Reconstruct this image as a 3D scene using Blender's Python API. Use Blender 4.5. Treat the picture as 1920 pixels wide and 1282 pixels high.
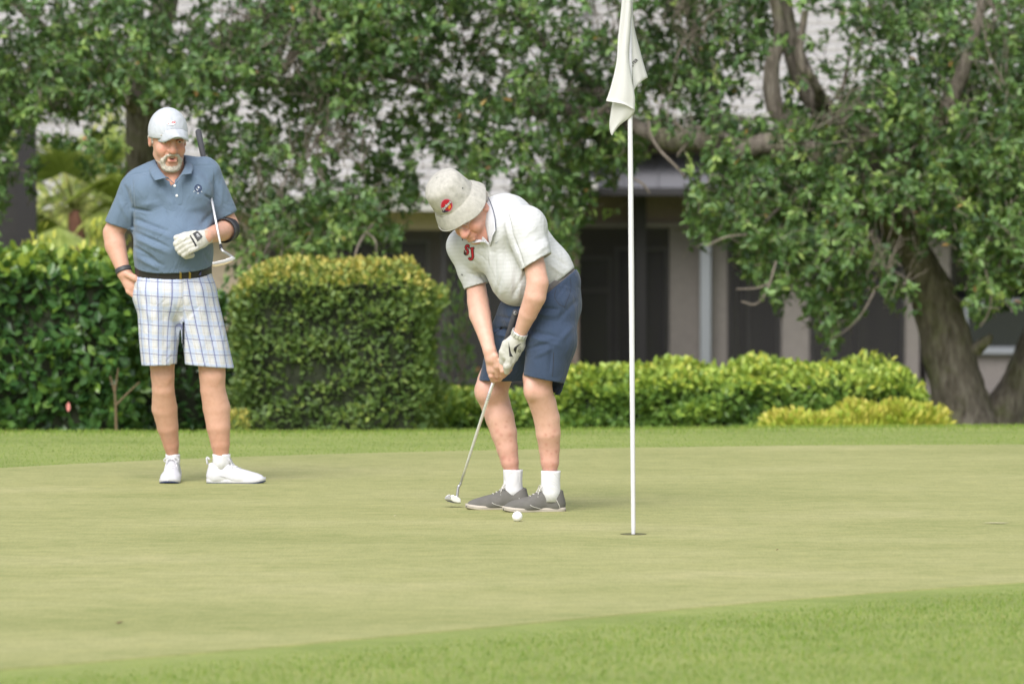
import bpy, bmesh, math, random
import numpy as np
from mathutils import Vector, Matrix
from mathutils.bvhtree import BVHTree

SC = bpy.context.scene
COL = SC.collection
for _o in list(bpy.data.objects):
    bpy.data.objects.remove(_o)

# ------------------------------------------------------------------ camera
CAM_H = 1.6
FOCAL = 200.0
FPX = FOCAL / 36.0 * 1920.0            # focal length in photo pixels
PITCH = math.atan((641.0 - 300.0) / FPX)
cam_data = bpy.data.cameras.new('camera')
cam_data.lens = FOCAL
cam_data.sensor_width = 36.0
cam_data.clip_start = 0.5
cam_data.clip_end = 2000.0
cam_data.dof.use_dof = True
cam_data.dof.focus_distance = 25.8
cam_data.dof.aperture_fstop = 4.4
cam = bpy.data.objects.new('camera', cam_data)
cam.location = (0, 0, CAM_H)
cam.rotation_euler = (math.pi / 2 - PITCH, 0, 0)
COL.objects.link(cam)
SC.camera = cam

# ------------------------------------------------------------------ sky, sun, exposure
SUN_EL, SUN_AZ = math.radians(48), math.radians(198)      # azimuth clockwise from +Y
world = bpy.data.worlds.new('World')
SC.world = world
world.use_nodes = True
wn = world.node_tree
wn.nodes.clear()
sky = wn.nodes.new('ShaderNodeTexSky')
sky.sky_type = 'NISHITA'
sky.sun_disc = False
sky.sun_elevation = SUN_EL
sky.sun_rotation = SUN_AZ
sky.air_density = 1.0
sky.dust_density = 4.0
sky.ozone_density = 1.0
hsv = wn.nodes.new('ShaderNodeHueSaturation')             # overcast: the whole sky nearly white
hsv.inputs['Saturation'].default_value = 0.48
bg = wn.nodes.new('ShaderNodeBackground')
bg.inputs['Strength'].default_value = 0.125
wo = wn.nodes.new('ShaderNodeOutputWorld')
wn.links.new(sky.outputs[0], hsv.inputs['Color'])
wn.links.new(hsv.outputs[0], bg.inputs['Color'])
wn.links.new(bg.outputs[0], wo.inputs['Surface'])

sun_data = bpy.data.lights.new('sun', 'SUN')
sun_data.energy = 1.5
sun_data.angle = math.radians(42)
sun_data.color = (1.0, 0.995, 0.985)
sun = bpy.data.objects.new('sun', sun_data)
sd = Vector((math.sin(SUN_AZ) * math.cos(SUN_EL), math.cos(SUN_AZ) * math.cos(SUN_EL), math.sin(SUN_EL)))
sun.rotation_euler = sd.to_track_quat('Z', 'Y').to_euler()
sun.location = (0, 0, 30)
COL.objects.link(sun)

SC.view_settings.view_transform = 'Standard'
SC.view_settings.look = 'None'
SC.view_settings.exposure = 0.66
SC.view_settings.gamma = 1.0
SC.view_settings.use_curve_mapping = False
SC.cycles.use_denoising = True
SC.cycles.max_bounces = 8
SC.cycles.transparent_max_bounces = 16
SC.cycles.sample_clamp_indirect = 8.0

# ------------------------------------------------------------------ helpers
RNG = np.random.default_rng(7)
random.seed(7)
_f = np.array([0, math.cos(PITCH), -math.sin(PITCH)])
_u = np.array([0, math.sin(PITCH), math.cos(PITCH)])


def P(px, py, D):
    """Point at depth D (metres along +Y) seen at photo pixel (px, py)."""
    d = _f + np.array([(px - 960.0) / FPX, 0, 0]) + _u * ((641.0 - py) / FPX)
    d = d * (D / d[1])
    return d + np.array([0, 0, CAM_H])


def px_of(v):
    """Photo pixel of world points (n,3)."""
    q = np.asarray(v, float) - np.array([0, 0, CAM_H])
    z = q @ _f
    return np.stack([960 + q[..., 0] / z * FPX, 641 - (q @ _u) / z * FPX], -1)


def link(name, me, mat=None, parent=None, smooth=False):
    o = bpy.data.objects.new(name, me)
    COL.objects.link(o)
    if mat is not None and not me.materials:
        me.materials.append(mat)
    if parent is not None:
        o.parent = parent
    if smooth:
        me.polygons.foreach_set('use_smooth', np.ones(len(me.polygons), bool))
    return o


def tag(o, label, cat, group=None, kind=None):
    if label: o['label'] = label
    if cat: o['category'] = cat
    if group: o['group'] = group
    if kind: o['kind'] = kind
    return o


def empty(name, loc, label, cat, group=None):
    o = bpy.data.objects.new(name, None)
    o.empty_display_size = 0.1
    COL.objects.link(o)
    o.location = [float(c) for c in loc]
    return tag(o, label, cat, group)


def adopt(o, parent):
    """Parent keeping world placement (parents are Empties with translation only)."""
    o.parent = parent
    o.matrix_parent_inverse = Matrix.Translation(-Vector(parent.location))
    return o


def mesh_np(name, V, F):
    """V (n,3), F list/array of equal-sized faces or list of lists."""
    me = bpy.data.meshes.new(name)
    V = np.ascontiguousarray(V, np.float32)
    if isinstance(F, np.ndarray):
        k = F.shape[1]
        me.vertices.add(len(V)); me.vertices.foreach_set('co', V.ravel())
        me.loops.add(F.size); me.loops.foreach_set('vertex_index', F.ravel().astype(np.int32))
        me.polygons.add(len(F))
        me.polygons.foreach_set('loop_start', (np.arange(len(F)) * k).astype(np.int32))
        me.polygons.foreach_set('loop_total', np.full(len(F), k, np.int32))
        me.update(calc_edges=True)
    else:
        me.from_pydata([tuple(map(float, v)) for v in V], [], [tuple(map(int, f)) for f in F])
        me.update()
    return me


class MB:
    """Collects boxes, tubes and lofts into one mesh."""
    def __init__(s): s.v = []; s.f = []; s.n = 0
    def add(s, V, F):
        V = np.asarray(V, float); s.v.append(V)
        s.f += [[i + s.n for i in f] for f in F]; s.n += len(V)
    def box(s, x0, x1, y0, y1, z0, z1):
        V = [(x, y, z) for z in (z0, z1) for y in (y0, y1) for x in (x0, x1)]
        s.add(V, [(0, 2, 3, 1), (4, 5, 7, 6), (0, 1, 5, 4), (2, 6, 7, 3), (0, 4, 6, 2), (1, 3, 7, 5)])
        return s
    def tube(s, pts, rad, n=6, cap=True):
        pts = np.asarray(pts, float); rad = np.broadcast_to(np.asarray(rad, float), (len(pts),))
        T = np.gradient(pts, axis=0); T /= np.linalg.norm(T, axis=1)[:, None] + 1e-9
        up = np.array([0.13, 0.21, 0.97]); 
        if abs(T[0] @ up) > 0.95: up = np.array([0.97, 0.1, 0.2])
        A = np.cross(T, up); A /= np.linalg.norm(A, axis=1)[:, None] + 1e-9
        B = np.cross(T, A)
        th = np.arange(n) / n * 2 * math.pi
        V = (pts[:, None] + rad[:, None, None] * (np.cos(th)[None, :, None] * A[:, None] + np.sin(th)[None, :, None] * B[:, None])).reshape(-1, 3)
        F = []
        for i in range(len(pts) - 1):
            for j in range(n):
                k = (j + 1) % n
                F.append((i * n + j, i * n + k, (i + 1) * n + k, (i + 1) * n + j))
        if cap:
            F.append(tuple(range(n - 1, -1, -1))); F.append(tuple((len(pts) - 1) * n + j for j in range(n)))
        s.add(V, F); return s
    def grid(s, G, closed=False):
        """G (r,c,3) surface."""
        G = np.asarray(G, float); r, c = G.shape[:2]; F = []
        for i in range(r - 1):
            for j in range(c - (0 if closed else 1)):
                k = (j + 1) % c
                F.append((i * c + j, i * c + k, (i + 1) * c + k, (i + 1) * c + j))
        s.add(G.reshape(-1, 3), F); return s
    def build(s, name, mat, parent=None, smooth=False):
        me = bpy.data.meshes.new(name)
        V = np.concatenate(s.v)
        me.from_pydata([tuple(map(float, v)) for v in V], [], s.f); me.update()
        o = link(name, me, mat, None, smooth)
        if parent is not None:
            if parent.type == 'EMPTY': adopt(o, parent)
            else: o.parent = parent; o.matrix_parent_inverse = parent.matrix_basis.inverted() if False else Matrix.Identity(4)
        return o


def box_mesh(name, sx, sy, sz, bev=0.0):
    bm = bmesh.new(); bmesh.ops.create_cube(bm, size=1.0)
    for v in bm.verts: v.co = Vector((v.co.x * sx, v.co.y * sy, v.co.z * sz))
    if bev: bmesh.ops.bevel(bm, geom=bm.edges[:], offset=bev, segments=1, affect='EDGES')
    me = bpy.data.meshes.new(name); bm.to_mesh(me); bm.free(); return me


def child(o, parent):
    """Make o a sub-part of a mesh part (both in world coordinates)."""
    o.parent = parent
    if parent.parent is not None and parent.parent.type == 'EMPTY':
        o.matrix_parent_inverse = Matrix.Identity(4)
        # parent's world matrix is identity (its mesh is in world space)
    return o


# ------------------------------------------------------------------ materials
def s2l(*c):
    c = [x / 255.0 for x in c]
    return tuple(x / 12.92 if x <= 0.04045 else ((x + 0.055) / 1.055) ** 2.4 for x in c)


class NT:
    def __init__(s, name):
        s.m = bpy.data.materials.new(name); s.m.use_nodes = True
        s.t = s.m.node_tree; s.t.nodes.clear()
        s.out = s.t.nodes.new('ShaderNodeOutputMaterial')
    def n(s, typ, **kw):
        nd = s.t.nodes.new(typ)
        for k, v in kw.items():
            if k in nd.inputs: nd.inputs[k].default_value = v
            else: setattr(nd, k, v)
        return nd
    def l(s, a, b): s.t.links.new(a, b)
    def bsdf(s, **kw):
        b = s.t.nodes.new('ShaderNodeBsdfPrincipled')
        for k, v in kw.items():
            k = k.replace('_', ' ')
            if k == 'Base Color' and len(v) == 3: v = (*v, 1)
            b.inputs[k].default_value = v
        s.l(b.outputs[0], s.out.inputs['Surface']); s.b = b; return b
    def ramp(s, stops, fac=None):
        r = s.t.nodes.new('ShaderNodeValToRGB')
        el = r.color_ramp.elements
        while len(el) < len(stops): el.new(0.5)
        for e, (p, c) in zip(el, stops): e.position = p; e.color = (*c, 1) if len(c) == 3 else c
        if fac is not None: s.l(fac, r.inputs[0])
        return r
    def noise(s, scale, detail=4, vec=None, rough=0.5):
        nd = s.n('ShaderNodeTexNoise'); nd.inputs['Scale'].default_value = scale
        nd.inputs['Detail'].default_value = detail; nd.inputs['Roughness'].default_value = rough
        if vec is not None: s.l(vec, nd.inputs['Vector'])
        return nd
    def mapping(s, scale=(1, 1, 1), rot=(0, 0, 0), src='Object'):
        tc = s.n('ShaderNodeTexCoord'); mp = s.n('ShaderNodeMapping')
        mp.inputs['Scale'].default_value = scale; mp.inputs['Rotation'].default_value = rot
        s.l(tc.outputs[src], mp.inputs['Vector']); return mp.outputs[0]
    def bump(s, h, strength=0.3, dist=0.01):
        b = s.n('ShaderNodeBump'); b.inputs['Strength'].default_value = strength; b.inputs['Distance'].default_value = dist
        s.l(h, b.inputs['Height']); s.l(b.outputs[0], s.b.inputs['Normal']); return b
    def mix(s, fac, a, b, typ='MIX'):
        m = s.n('ShaderNodeMix', data_type='RGBA', blend_type=typ)
        for sock, v in ((m.inputs[0], fac), (m.inputs[6], a), (m.inputs[7], b)):
            if isinstance(v, (int, float)): sock.default_value = v
            elif isinstance(v, tuple): sock.default_value = (*v, 1) if len(v) == 3 else v
            else: s.l(v, sock)
        return m.outputs[2]


def simple(name, col, rough=0.6, metal=0.0, var=0.0, scale=20, bump=0.0, bscale=60, spec=0.5):
    t = NT(name); t.bsdf(Base_Color=col, Roughness=rough, Metallic=metal)
    t.b.inputs['Specular IOR Level'].default_value = spec
    vec = t.mapping()
    if var:
        nz = t.noise(scale, 5, vec)
        a = tuple(max(0, c * (1 - var)) for c in col); b = tuple(min(1, c * (1 + var)) for c in col)
        r = t.ramp([(0.3, a), (0.7, b)], nz.outputs[0]); t.l(r.outputs[0], t.b.inputs['Base Color'])
    if bump:
        nb = t.noise(bscale, 4, vec); t.bump(nb.outputs[0], bump, 0.01)
    return t.m


def leaf_material(name, stops, rough=0.45, transl=0.25, spec=0.5):
    """Leaf tone varies by leaf, painted lighter on lit hedge tops (point attribute 'lc')."""
    t = NT(name)
    at = t.n('ShaderNodeAttribute', attribute_name='lc')
    r = t.ramp(stops, at.outputs['Fac'])
    b = t.bsdf(Roughness=rough); b.inputs['Specular IOR Level'].default_value = spec
    t.l(r.outputs[0], b.inputs['Base Color'])
    tr = t.n('ShaderNodeBsdfTranslucent')
    cm = t.mix(0.5, r.outputs[0], (0.25, 0.32, 0.03))
    t.l(cm, tr.inputs['Color'])
    ms = t.n('ShaderNodeMixShader'); ms.inputs[0].default_value = transl
    t.l(b.outputs[0], ms.inputs[1]); t.l(tr.outputs[0], ms.inputs[2]); t.l(ms.outputs[0], t.out.inputs['Surface'])
    return t.m


def leaves(name, C, A, N, Ln, Wd, lc, mat, parent=None, kind='stuff', fold=0.25):
    """Many leaves as one mesh: C base points, A axis, N face normal hints, lengths, widths, colour index."""
    n = len(C)
    A = A / (np.linalg.norm(A, axis=1)[:, None] + 1e-9)
    S = np.cross(A, N); S /= np.linalg.norm(S, axis=1)[:, None] + 1e-9
    Nn = np.cross(S, A)
    L = Ln[:, None]; W = Wd[:, None] * 0.5
    up = Nn * W * fold
    v0 = C
    v1 = C + A * L * 0.30 + S * W * 0.9 + up
    v2 = C + A * L * 0.68 + S * W * 0.85 + up
    v3 = C + A * L - Nn * L * 0.06
    v4 = C + A * L * 0.68 - S * W * 0.85 + up
    v5 = C + A * L * 0.30 - S * W * 0.9 + up
    V = np.stack([v0, v1, v2, v3, v4, v5], 1).reshape(-1, 3)
    b = np.arange(n)[:, None] * 6
    F = np.concatenate([b + np.array([[0, 1, 2, 3]]), b + np.array([[0, 3, 4, 5]])], 1).reshape(-1, 4)
    me = mesh_np(name, V, F)
    at = me.attributes.new('lc', 'FLOAT', 'POINT')
    at.data.foreach_set('value', np.repeat(np.clip(lc, 0, 1), 6).astype(np.float32))
    o = link(name, me, mat)
    if kind: o['kind'] = kind
    if parent is not None: adopt(o, parent)
    return o


def unit_leaf(name, L, W, mat, lcv, fold=0.25):
    W = W * 0.5; u = W * fold
    V = [(0, 0, 0), (W * .7, L * .2, u), (W, L * .45, u), (W * .75, L * .75, u * .8), (0, L, -.06 * L),
         (-W * .75, L * .75, u * .8), (-W, L * .45, u), (-W * .7, L * .2, u), (0, L * .5, 0)]
    F = [(0, 1, 2, 8), (8, 2, 3, 4), (8, 4, 5, 6), (0, 8, 6, 7)]
    me = mesh_np(name, np.array(V), [list(f) for f in F])
    at = me.attributes.new('lc', 'FLOAT', 'POINT'); at.data.foreach_set('value', np.full(9, lcv, np.float32))
    me.materials.append(mat)
    return me


def rand_dirs(n):
    v = RNG.normal(size=(n, 3)); return v / np.linalg.norm(v, axis=1)[:, None]


def vnoise(p, seed=0):
    """cheap smooth noise -1..1 on (n,3) points."""
    r = np.random.default_rng(seed); out = np.zeros(len(p))
    for k in range(6):
        d = r.normal(size=3); ph = r.uniform(0, 6.28, 2)
        out += np.sin(p @ d * (0.8 + 0.35 * k) + ph[0] + 0.7 * np.sin(p @ r.normal(size=3) * 0.9 + ph[1]))
    return out / 4.0


def smooth_path(pts, n=24):
    pts = np.asarray(pts, float); t = np.linspace(0, len(pts) - 1, n); out = []
    for q in t:
        i = min(int(q), len(pts) - 2); f = q - i
        p0 = pts[max(i - 1, 0)]; p1 = pts[i]; p2 = pts[i + 1]; p3 = pts[min(i + 2, len(pts) - 1)]
        out.append(0.5 * ((2 * p1) + (-p0 + p2) * f + (2 * p0 - 5 * p1 + 4 * p2 - p3) * f * f + (-p0 + 3 * p1 - 3 * p2 + p3) * f ** 3))
    return np.array(out)


# ================================================================== SETTING: ground and green
def crest_y(x):
    """distance of the crest of the raised green, per x."""
    return 33.4 + 0.16 * np.clip(x + 1.0, 0, 6) + 0.08 * np.sin(x * 0.9)


def ground_z(x, y):
    t = np.clip(y - crest_y(x), 0, None)
    z = -1.62 * (1 - np.exp(-(t / 16.0) ** 1.25 * 1.0))
    z += np.where(t > 0, 0, 0.0)
    return z


def turf_material(name, c_dark, c_mid, c_lite, streak, fine=1.0, bstr=0.5):
    t = NT(name); t.bsdf(Roughness=0.85); t.b.inputs['Specular IOR Level'].default_value = 0.15
    v1 = t.mapping((0.55, 1.1, 1.0)); n1 = t.noise(0.9 * streak, 6, v1, 0.62)
    v2 = t.mapping((0.8, 1.0, 1.0)); n2 = t.noise(9.0 * fine, 4, v2, 0.62)
    v3 = t.mapping((1, .10, 1)); n3 = t.noise(130 * fine, 3, v3, 0.6)
    r1 = t.ramp([(0.30, c_dark), (0.52, c_mid), (0.75, c_lite)], n1.outputs[0])
    r2 = t.ramp([(0.30, (0.85, 0.90, 0.81)), (0.5, (1, 1, 1)), (0.72, (1.13, 1.09, 1.08))], n2.outputs[0])
    r3 = t.ramp([(0.3, (0.91, 0.93, 0.89)), (0.7, (1.08, 1.07, 1.07))], n3.outputs[0])
    c = t.mix(1.0, r1.outputs[0], r2.outputs[0], 'MULTIPLY')
    c = t.mix(1.0, c, r3.outputs[0], 'MULTIPLY')
    t.l(c, t.b.inputs['Base Color'])
    t.bump(n3.outputs[0], bstr, 0.008)
    return t.m


M_GREEN = turf_material('putting_green_turf', (0.270, 0.284, 0.112), (0.330, 0.330, 0.144), (0.396, 0.374, 0.190), 1.0, 1.0, 0.25)
M_FRINGE = turf_material('fringe_turf', (0.195, 0.245, 0.068), (0.252, 0.300, 0.092), (0.304, 0.332, 0.116), 1.2, 1.0, 0.6)

# ground sheet with the raised crest, then falling away to the houses
xs = np.concatenate([np.linspace(-600, -14, 14), np.linspace(-12, 12, 61), np.linspace(14, 600, 14)])
ys = np.concatenate([np.linspace(-60, 10, 6), np.linspace(12, 32, 12), np.linspace(32.4, 38, 36), np.linspace(38.5, 70, 30), np.linspace(75, 1500, 12)])
X, Y = np.meshgrid(xs, ys)
G = np.stack([X, Y, ground_z(X, Y)], -1)
r_, c_ = X.shape
ii, jj = np.meshgrid(np.arange(r_ - 1), np.arange(c_ - 1), indexing='ij')
Fq = np.stack([ii * c_ + jj, ii * c_ + jj + 1, (ii + 1) * c_ + jj + 1, (ii + 1) * c_ + jj], -1).reshape(-1, 4)
g = link('ground', mesh_np('ground', G.reshape(-1, 3), Fq), M_FRINGE, None, True)
g['kind'] = 'structure'

def gD(py):                     # ground distance of a photo row on flat z=0
    cy = (641.0 - py) / FPX
    d = _f + _u * cy
    return CAM_H / -d[2] * d[1]

near_edge = [(-1800, 1420), (-900, 1338), (0, 1256), (480, 1216), (960, 1172), (1440, 1127), (1920, 1092), (2600, 1046), (3300, 1010)]
far_edge = [(-1800, 985), (-900, 930), (0, 878), (230, 866), (500, 855), (1000, 843), (1500, 836), (1920, 834), (2600, 836), (3300, 845)]
def edge_pts(e, n=80):
    e = np.array(e, float); q = np.linspace(e[0, 0], e[-1, 0], n)
    yy = np.interp(q, e[:, 0], e[:, 1])
    k = np.ones(5) / 5; yy = np.convolve(np.pad(yy, 2, mode='edge'), k, 'valid')
    out = []
    for i in range(n):
        D = gD(yy[i]); p = P(q[i], yy[i], D); out.append((p[0], p[1]))
    return np.array(out)
NE, FE = edge_pts(near_edge), edge_pts(far_edge)
rows = []
for t in np.linspace(0, 1, 14):
    q = NE * (1 - t) + FE * t
    rows.append(np.concatenate([q, np.full((len(q), 1), 0.004)], 1))
rows = [rows[0] * [1, 1, 0] + [0, -.004, -.003]] + rows + [rows[-1] * [1, 1, 0] + [0, .004, -.003]]      # edges roll down into the fringe
mb = MB(); mb.grid(np.array(rows))
o = mb.build('putting_green', M_GREEN); o['kind'] = 'structure'

# blades of fringe grass (uncountable)
def near_edge_y(x): return np.interp(x, NE[:, 0], NE[:, 1])
def far_edge_y(x): return np.interp(x, FE[:, 0], FE[:, 1])

def blades(name, x, y, h, w, label, mat):
    n = len(x); z = ground_z(x, y)
    th = RNG.uniform(0, 6.28, n); lean = RNG.uniform(0.0, 0.7, n) * h; la = RNG.uniform(0, 6.28, n)
    b = np.stack([x, y, z - 0.002], 1); s = np.stack([np.cos(th), np.sin(th), 0 * th], 1) * w[:, None]
    tip = b + np.stack([np.cos(la) * lean, np.sin(la) * lean, h], 1)
    V = np.stack([b - s, b + s, tip], 1).reshape(-1, 3)
    F = (np.arange(n)[:, None] * 3 + np.arange(3)[None])
    me = mesh_np(name, V, F)
    at = me.attributes.new('lc', 'FLOAT', 'POINT'); at.data.foreach_set('value', np.repeat(RNG.uniform(0, 1, n), 3).astype(np.float32))
    o = link(name, me, mat); return tag(o, label, 'grass', kind='stuff')

M_BLADE = leaf_material('grass_blade', [(0, (0.140, 0.245, 0.039)), (0.45, (0.216, 0.329, 0.061)), (0.85, (0.290, 0.377, 0.086)), (1.0, (0.403, 0.377, 0.146))], 0.6, 0.3, 0.2)
M_BLADE_FAR = leaf_material('short_grass_blade', [(0, (0.149, 0.255, 0.040)), (0.45, (0.228, 0.342, 0.064)), (0.85, (0.307, 0.392, 0.088)), (1.0, (0.426, 0.392, 0.152))], 0.6, 0.3, 0.2)
n = 110000
x = RNG.uniform(-2.4, 2.6, n); y = RNG.uniform(15.5, 22.5, n); k = y < near_edge_y(x) - 0.02; x, y = x[k], y[k]
edge = np.clip((near_edge_y(x) - y) / .8, .18, 1)
blades('fringe_grass', x, y, RNG.uniform(0.008, 0.022, len(x)) * edge, RNG.uniform(0.0012, 0.0028, len(x)), 'blurred short green fringe grass in the near foreground below the green', M_BLADE)
n = 90000
x = RNG.uniform(-4.2, 4.4, n); y = RNG.uniform(29.0, 36.0, n); c = crest_y(x)
k = (y > far_edge_y(x) + 0.02) & (y < c + 1.2); x, y, c = x[k], y[k], c[k]
h = np.where(y > c - 0.5, RNG.uniform(0.012, 0.034, len(x)), RNG.uniform(0.006, 0.014, len(x)))
blades('fringe_grass', x, y, h, RNG.uniform(0.001, 0.0024, len(x)), 'strip of fringe grass along the far crest behind the golfers', M_BLADE_FAR)

# ================================================================== HOUSE
S66 = 66.0
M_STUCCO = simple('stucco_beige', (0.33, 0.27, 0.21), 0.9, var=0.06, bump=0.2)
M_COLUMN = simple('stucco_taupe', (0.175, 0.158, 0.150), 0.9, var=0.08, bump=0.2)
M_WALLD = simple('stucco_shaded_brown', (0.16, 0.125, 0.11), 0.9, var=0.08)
M_TILE = simple('white_roof_tile', (0.40, 0.39, 0.375), 0.8, var=0.05, scale=5, bump=0.15, bscale=25)
M_BRONZE = simple('dark_bronze_aluminium', (0.022, 0.020, 0.023), 0.7)
M_ALU = simple('pale_aluminium', (0.22, 0.235, 0.265), 0.5)
M_GREYROOF = simple('grey_metal_awning', (0.17, 0.17, 0.188), 0.6, var=0.08)
M_WHITE = simple('white_trim', (0.36, 0.34, 0.33), 0.6)
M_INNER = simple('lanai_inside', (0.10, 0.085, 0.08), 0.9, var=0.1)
t = NT('window_glass'); t.bsdf(Base_Color=(0.022, 0.024, 0.028), Roughness=0.12); M_GLASS = t.m
t = NT('insect_screen'); b = t.bsdf(Base_Color=(0.045, 0.042, 0.045), Roughness=0.8)
tr = t.n('ShaderNodeBsdfTransparent'); ms = t.n('ShaderNodeMixShader'); ms.inputs[0].default_value = 0.42
t.l(tr.outputs[0], ms.inputs[1]); t.l(b.outputs[0], ms.inputs[2]); t.l(ms.outputs[0], t.out.inputs['Surface']); M_SCREEN = t.m

house = empty('house', P(1200, 560, 68) * np.array([1, 1, 0]) + np.array([0, 0, -1.6]), 'low house with white tile roof and dark screened lanai behind the oaks', 'house')
def hbox(name, px0, px1, py0, py1, D0, D1, mat, parent=house, Dr=None):
    """Box whose front face at depth D0 covers the given photo rectangle."""
    a = P(px0, py1, D0); b = P(px1, py0, D0)
    m = MB(); m.box(a[0], b[0], D0, D1, a[2], b[2])
    o = m.build(name, mat)
    if parent is house: adopt(o, house)
    elif parent is not None: child(o, parent)
    return o

# right wing -------------------------------------------------
hbox('floor_slab', 820, 2300, 745, 792, 65.4, 72.0, M_COLUMN)
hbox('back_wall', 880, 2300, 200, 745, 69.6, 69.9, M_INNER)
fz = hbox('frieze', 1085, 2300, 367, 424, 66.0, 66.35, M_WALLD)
hbox('beam_cap', 1080, 2300, 418, 427, 65.94, 66.0, M_COLUMN, fz)
aw = MB()
a0, b0 = P(1080, 352, 65.2), P(2300, 352, 65.2); a1, b1 = P(1080, 282, 67.0), P(2300, 282, 67.0)
aw.add([a0, b0, b1, a1, a0 - [0, 0, .05], b0 - [0, 0, .05], b1 - [0, 0, .05], a1 - [0, 0, .05]], [(0, 1, 2, 3), (7, 6, 5, 4), (0, 4, 5, 1), (1, 5, 6, 2), (2, 6, 7, 3), (3, 7, 4, 0)])
ao = adopt(aw.build('awning_roof', M_GREYROOF), house)
for q in range(1110, 2300, 62):       # standing seams
    m = MB(); p0, p1 = P(q, 352, 65.2), P(q, 282, 67.0)
    m.tube([p0 + [0, 0, .012], p1 + [0, 0, .012]], 0.012, 4); child(m.build('seam', M_GREYROOF), ao)
hbox('gutter', 1080, 2300, 352, 366, 65.05, 65.25, M_BRONZE)
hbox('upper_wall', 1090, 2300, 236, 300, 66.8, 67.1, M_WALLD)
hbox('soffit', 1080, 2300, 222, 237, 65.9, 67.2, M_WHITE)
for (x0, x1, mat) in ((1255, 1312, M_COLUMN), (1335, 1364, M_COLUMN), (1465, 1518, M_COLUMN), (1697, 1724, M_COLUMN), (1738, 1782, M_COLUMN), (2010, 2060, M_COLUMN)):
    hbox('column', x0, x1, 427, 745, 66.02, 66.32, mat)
hbox('downspout', 1313, 1333, 366, 745, 65.7, 65.82, M_ALU)
hbox('post', 1190, 1212, 366, 745, 65.8, 65.9, M_BRONZE)
hbox('post', 1080, 1089, 424, 745, 65.8, 65.9, M_BRONZE)
# low wall and window at the right
lw = hbox('knee_wall', 1785, 2300, 662, 745, 66.1, 66.4, M_COLUMN)
hbox('sill', 1815, 2300, 653, 663, 66.0, 66.1, M_ALU, lw)
def window(px0, px1, py0, py1, D, mull=(), rail=(), fw=7, mat=M_ALU):
    w = hbox('window', px0, px1, py0, py1, D, D + .03, M_GLASS)
    e = D - .03
    hbox('frame', px0, px1, py0 - fw, py0, e, D, mat, w); hbox('frame', px0, px1, py1, py1 + fw, e, D, mat, w)
    hbox('frame', px0 - fw, px0, py0 - fw, py1 + fw, e, D, mat, w); hbox('frame', px1, px1 + fw, py0 - fw, py1 + fw, e, D, mat, w)
    for q in mull: hbox('mullion', q - fw / 2, q + fw / 2, py0, py1, e + .005, D - .001, mat, w)
    for q in rail: hbox('rail', px0, px1, q - fw / 2, q + fw / 2, e + .008, D - .002, mat, w)
    return w
M_FRM = simple('grey_frame', (0.16, 0.155, 0.155), 0.5)
window(1815, 2100, 567, 650, 66.2, (1980,), (), 7, M_ALU)
window(1075, 1140, 488, 742, 69.5, (), (545,), 8, M_FRM)
window(1160, 1246, 470, 742, 69.5, (1203,), (), 7, M_FRM)
window(1372, 1456, 455, 742, 69.5, (1402,), (), 6, M_FRM)
window(1526, 1690, 455, 742, 69.5, (1604,), (), 7, M_FRM)
window(1790, 2050, 440, 560, 69.5, (1930,), (), 7, M_FRM)
m = MB(); m.tube([P(1521, 566, 65.95), P(1574, 622, 65.95)], 0.012, 6); adopt(m.build('brace', M_BRONZE), house)
m = MB(); m.tube([P(1392, 427, 65.95), P(1392, 745, 65.95)], 0.018, 4); adopt(m.build('screen_post', M_BRONZE), house)
m = MB(); m.tube([P(1602, 427, 65.95), P(1602, 745, 65.95)], 0.018, 4); adopt(m.build('screen_post', M_BRONZE), house)
for (x0, x1) in ((1089, 1190), (1212, 1255), (1364, 1465), (1518, 1697)):
    a, b = P(x0, 745, 65.97), P(x1, 427, 65.97)
    m = MB(); m.add([(a[0], a[1], a[2]), (b[0], a[1], a[2]), (b[0], a[1], b[2]), (a[0], a[1], b[2])], [(0, 1, 2, 3)])
    adopt(m.build('screen_panel', M_SCREEN), house)
# left wing: beige fascia, dark lanai below, sliding doors
D2 = 62.0
hbox('wall', -400, 1085, 386, 431, D2, D2 + .3, M_STUCCO)
hbox('fascia', -400, 1095, 374, 386, D2 - .5, D2 + .25, M_WHITE)
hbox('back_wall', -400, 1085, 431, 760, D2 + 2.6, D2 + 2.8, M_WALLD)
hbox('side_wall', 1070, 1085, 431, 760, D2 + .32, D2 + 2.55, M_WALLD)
hbox('wall', -400, 470, 431, 760, D2 + .02, D2 + .3, M_STUCCO)
for (x0, x1) in ((600, 612), (826, 838), (1040, 1052)):
    hbox('post', x0, x1, 431, 760, D2 + .02, D2 + .1, M_BRONZE)
hbox('kick_rail', 470, 1070, 710, 718, D2 + .03, D2 + .08, M_BRONZE)
window(640, 800, 455, 752, D2 + 2.55, (720,), (), 6, M_FRM)
window(850, 1030, 455, 752, D2 + 2.55, (905, 960), (), 6, M_BRONZE)
for (x0, x1) in ((470, 600), (612, 826), (838, 1040)):
    a, b = P(x0, 745, D2 + .06), P(x1, 432, D2 + .06)
    m = MB(); m.add([(a[0], a[1], a[2]), (b[0], a[1], a[2]), (b[0], a[1], b[2]), (a[0], a[1], b[2])], [(0, 1, 2, 3)])
    adopt(m.build('screen_panel', M_SCREEN), house)

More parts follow.
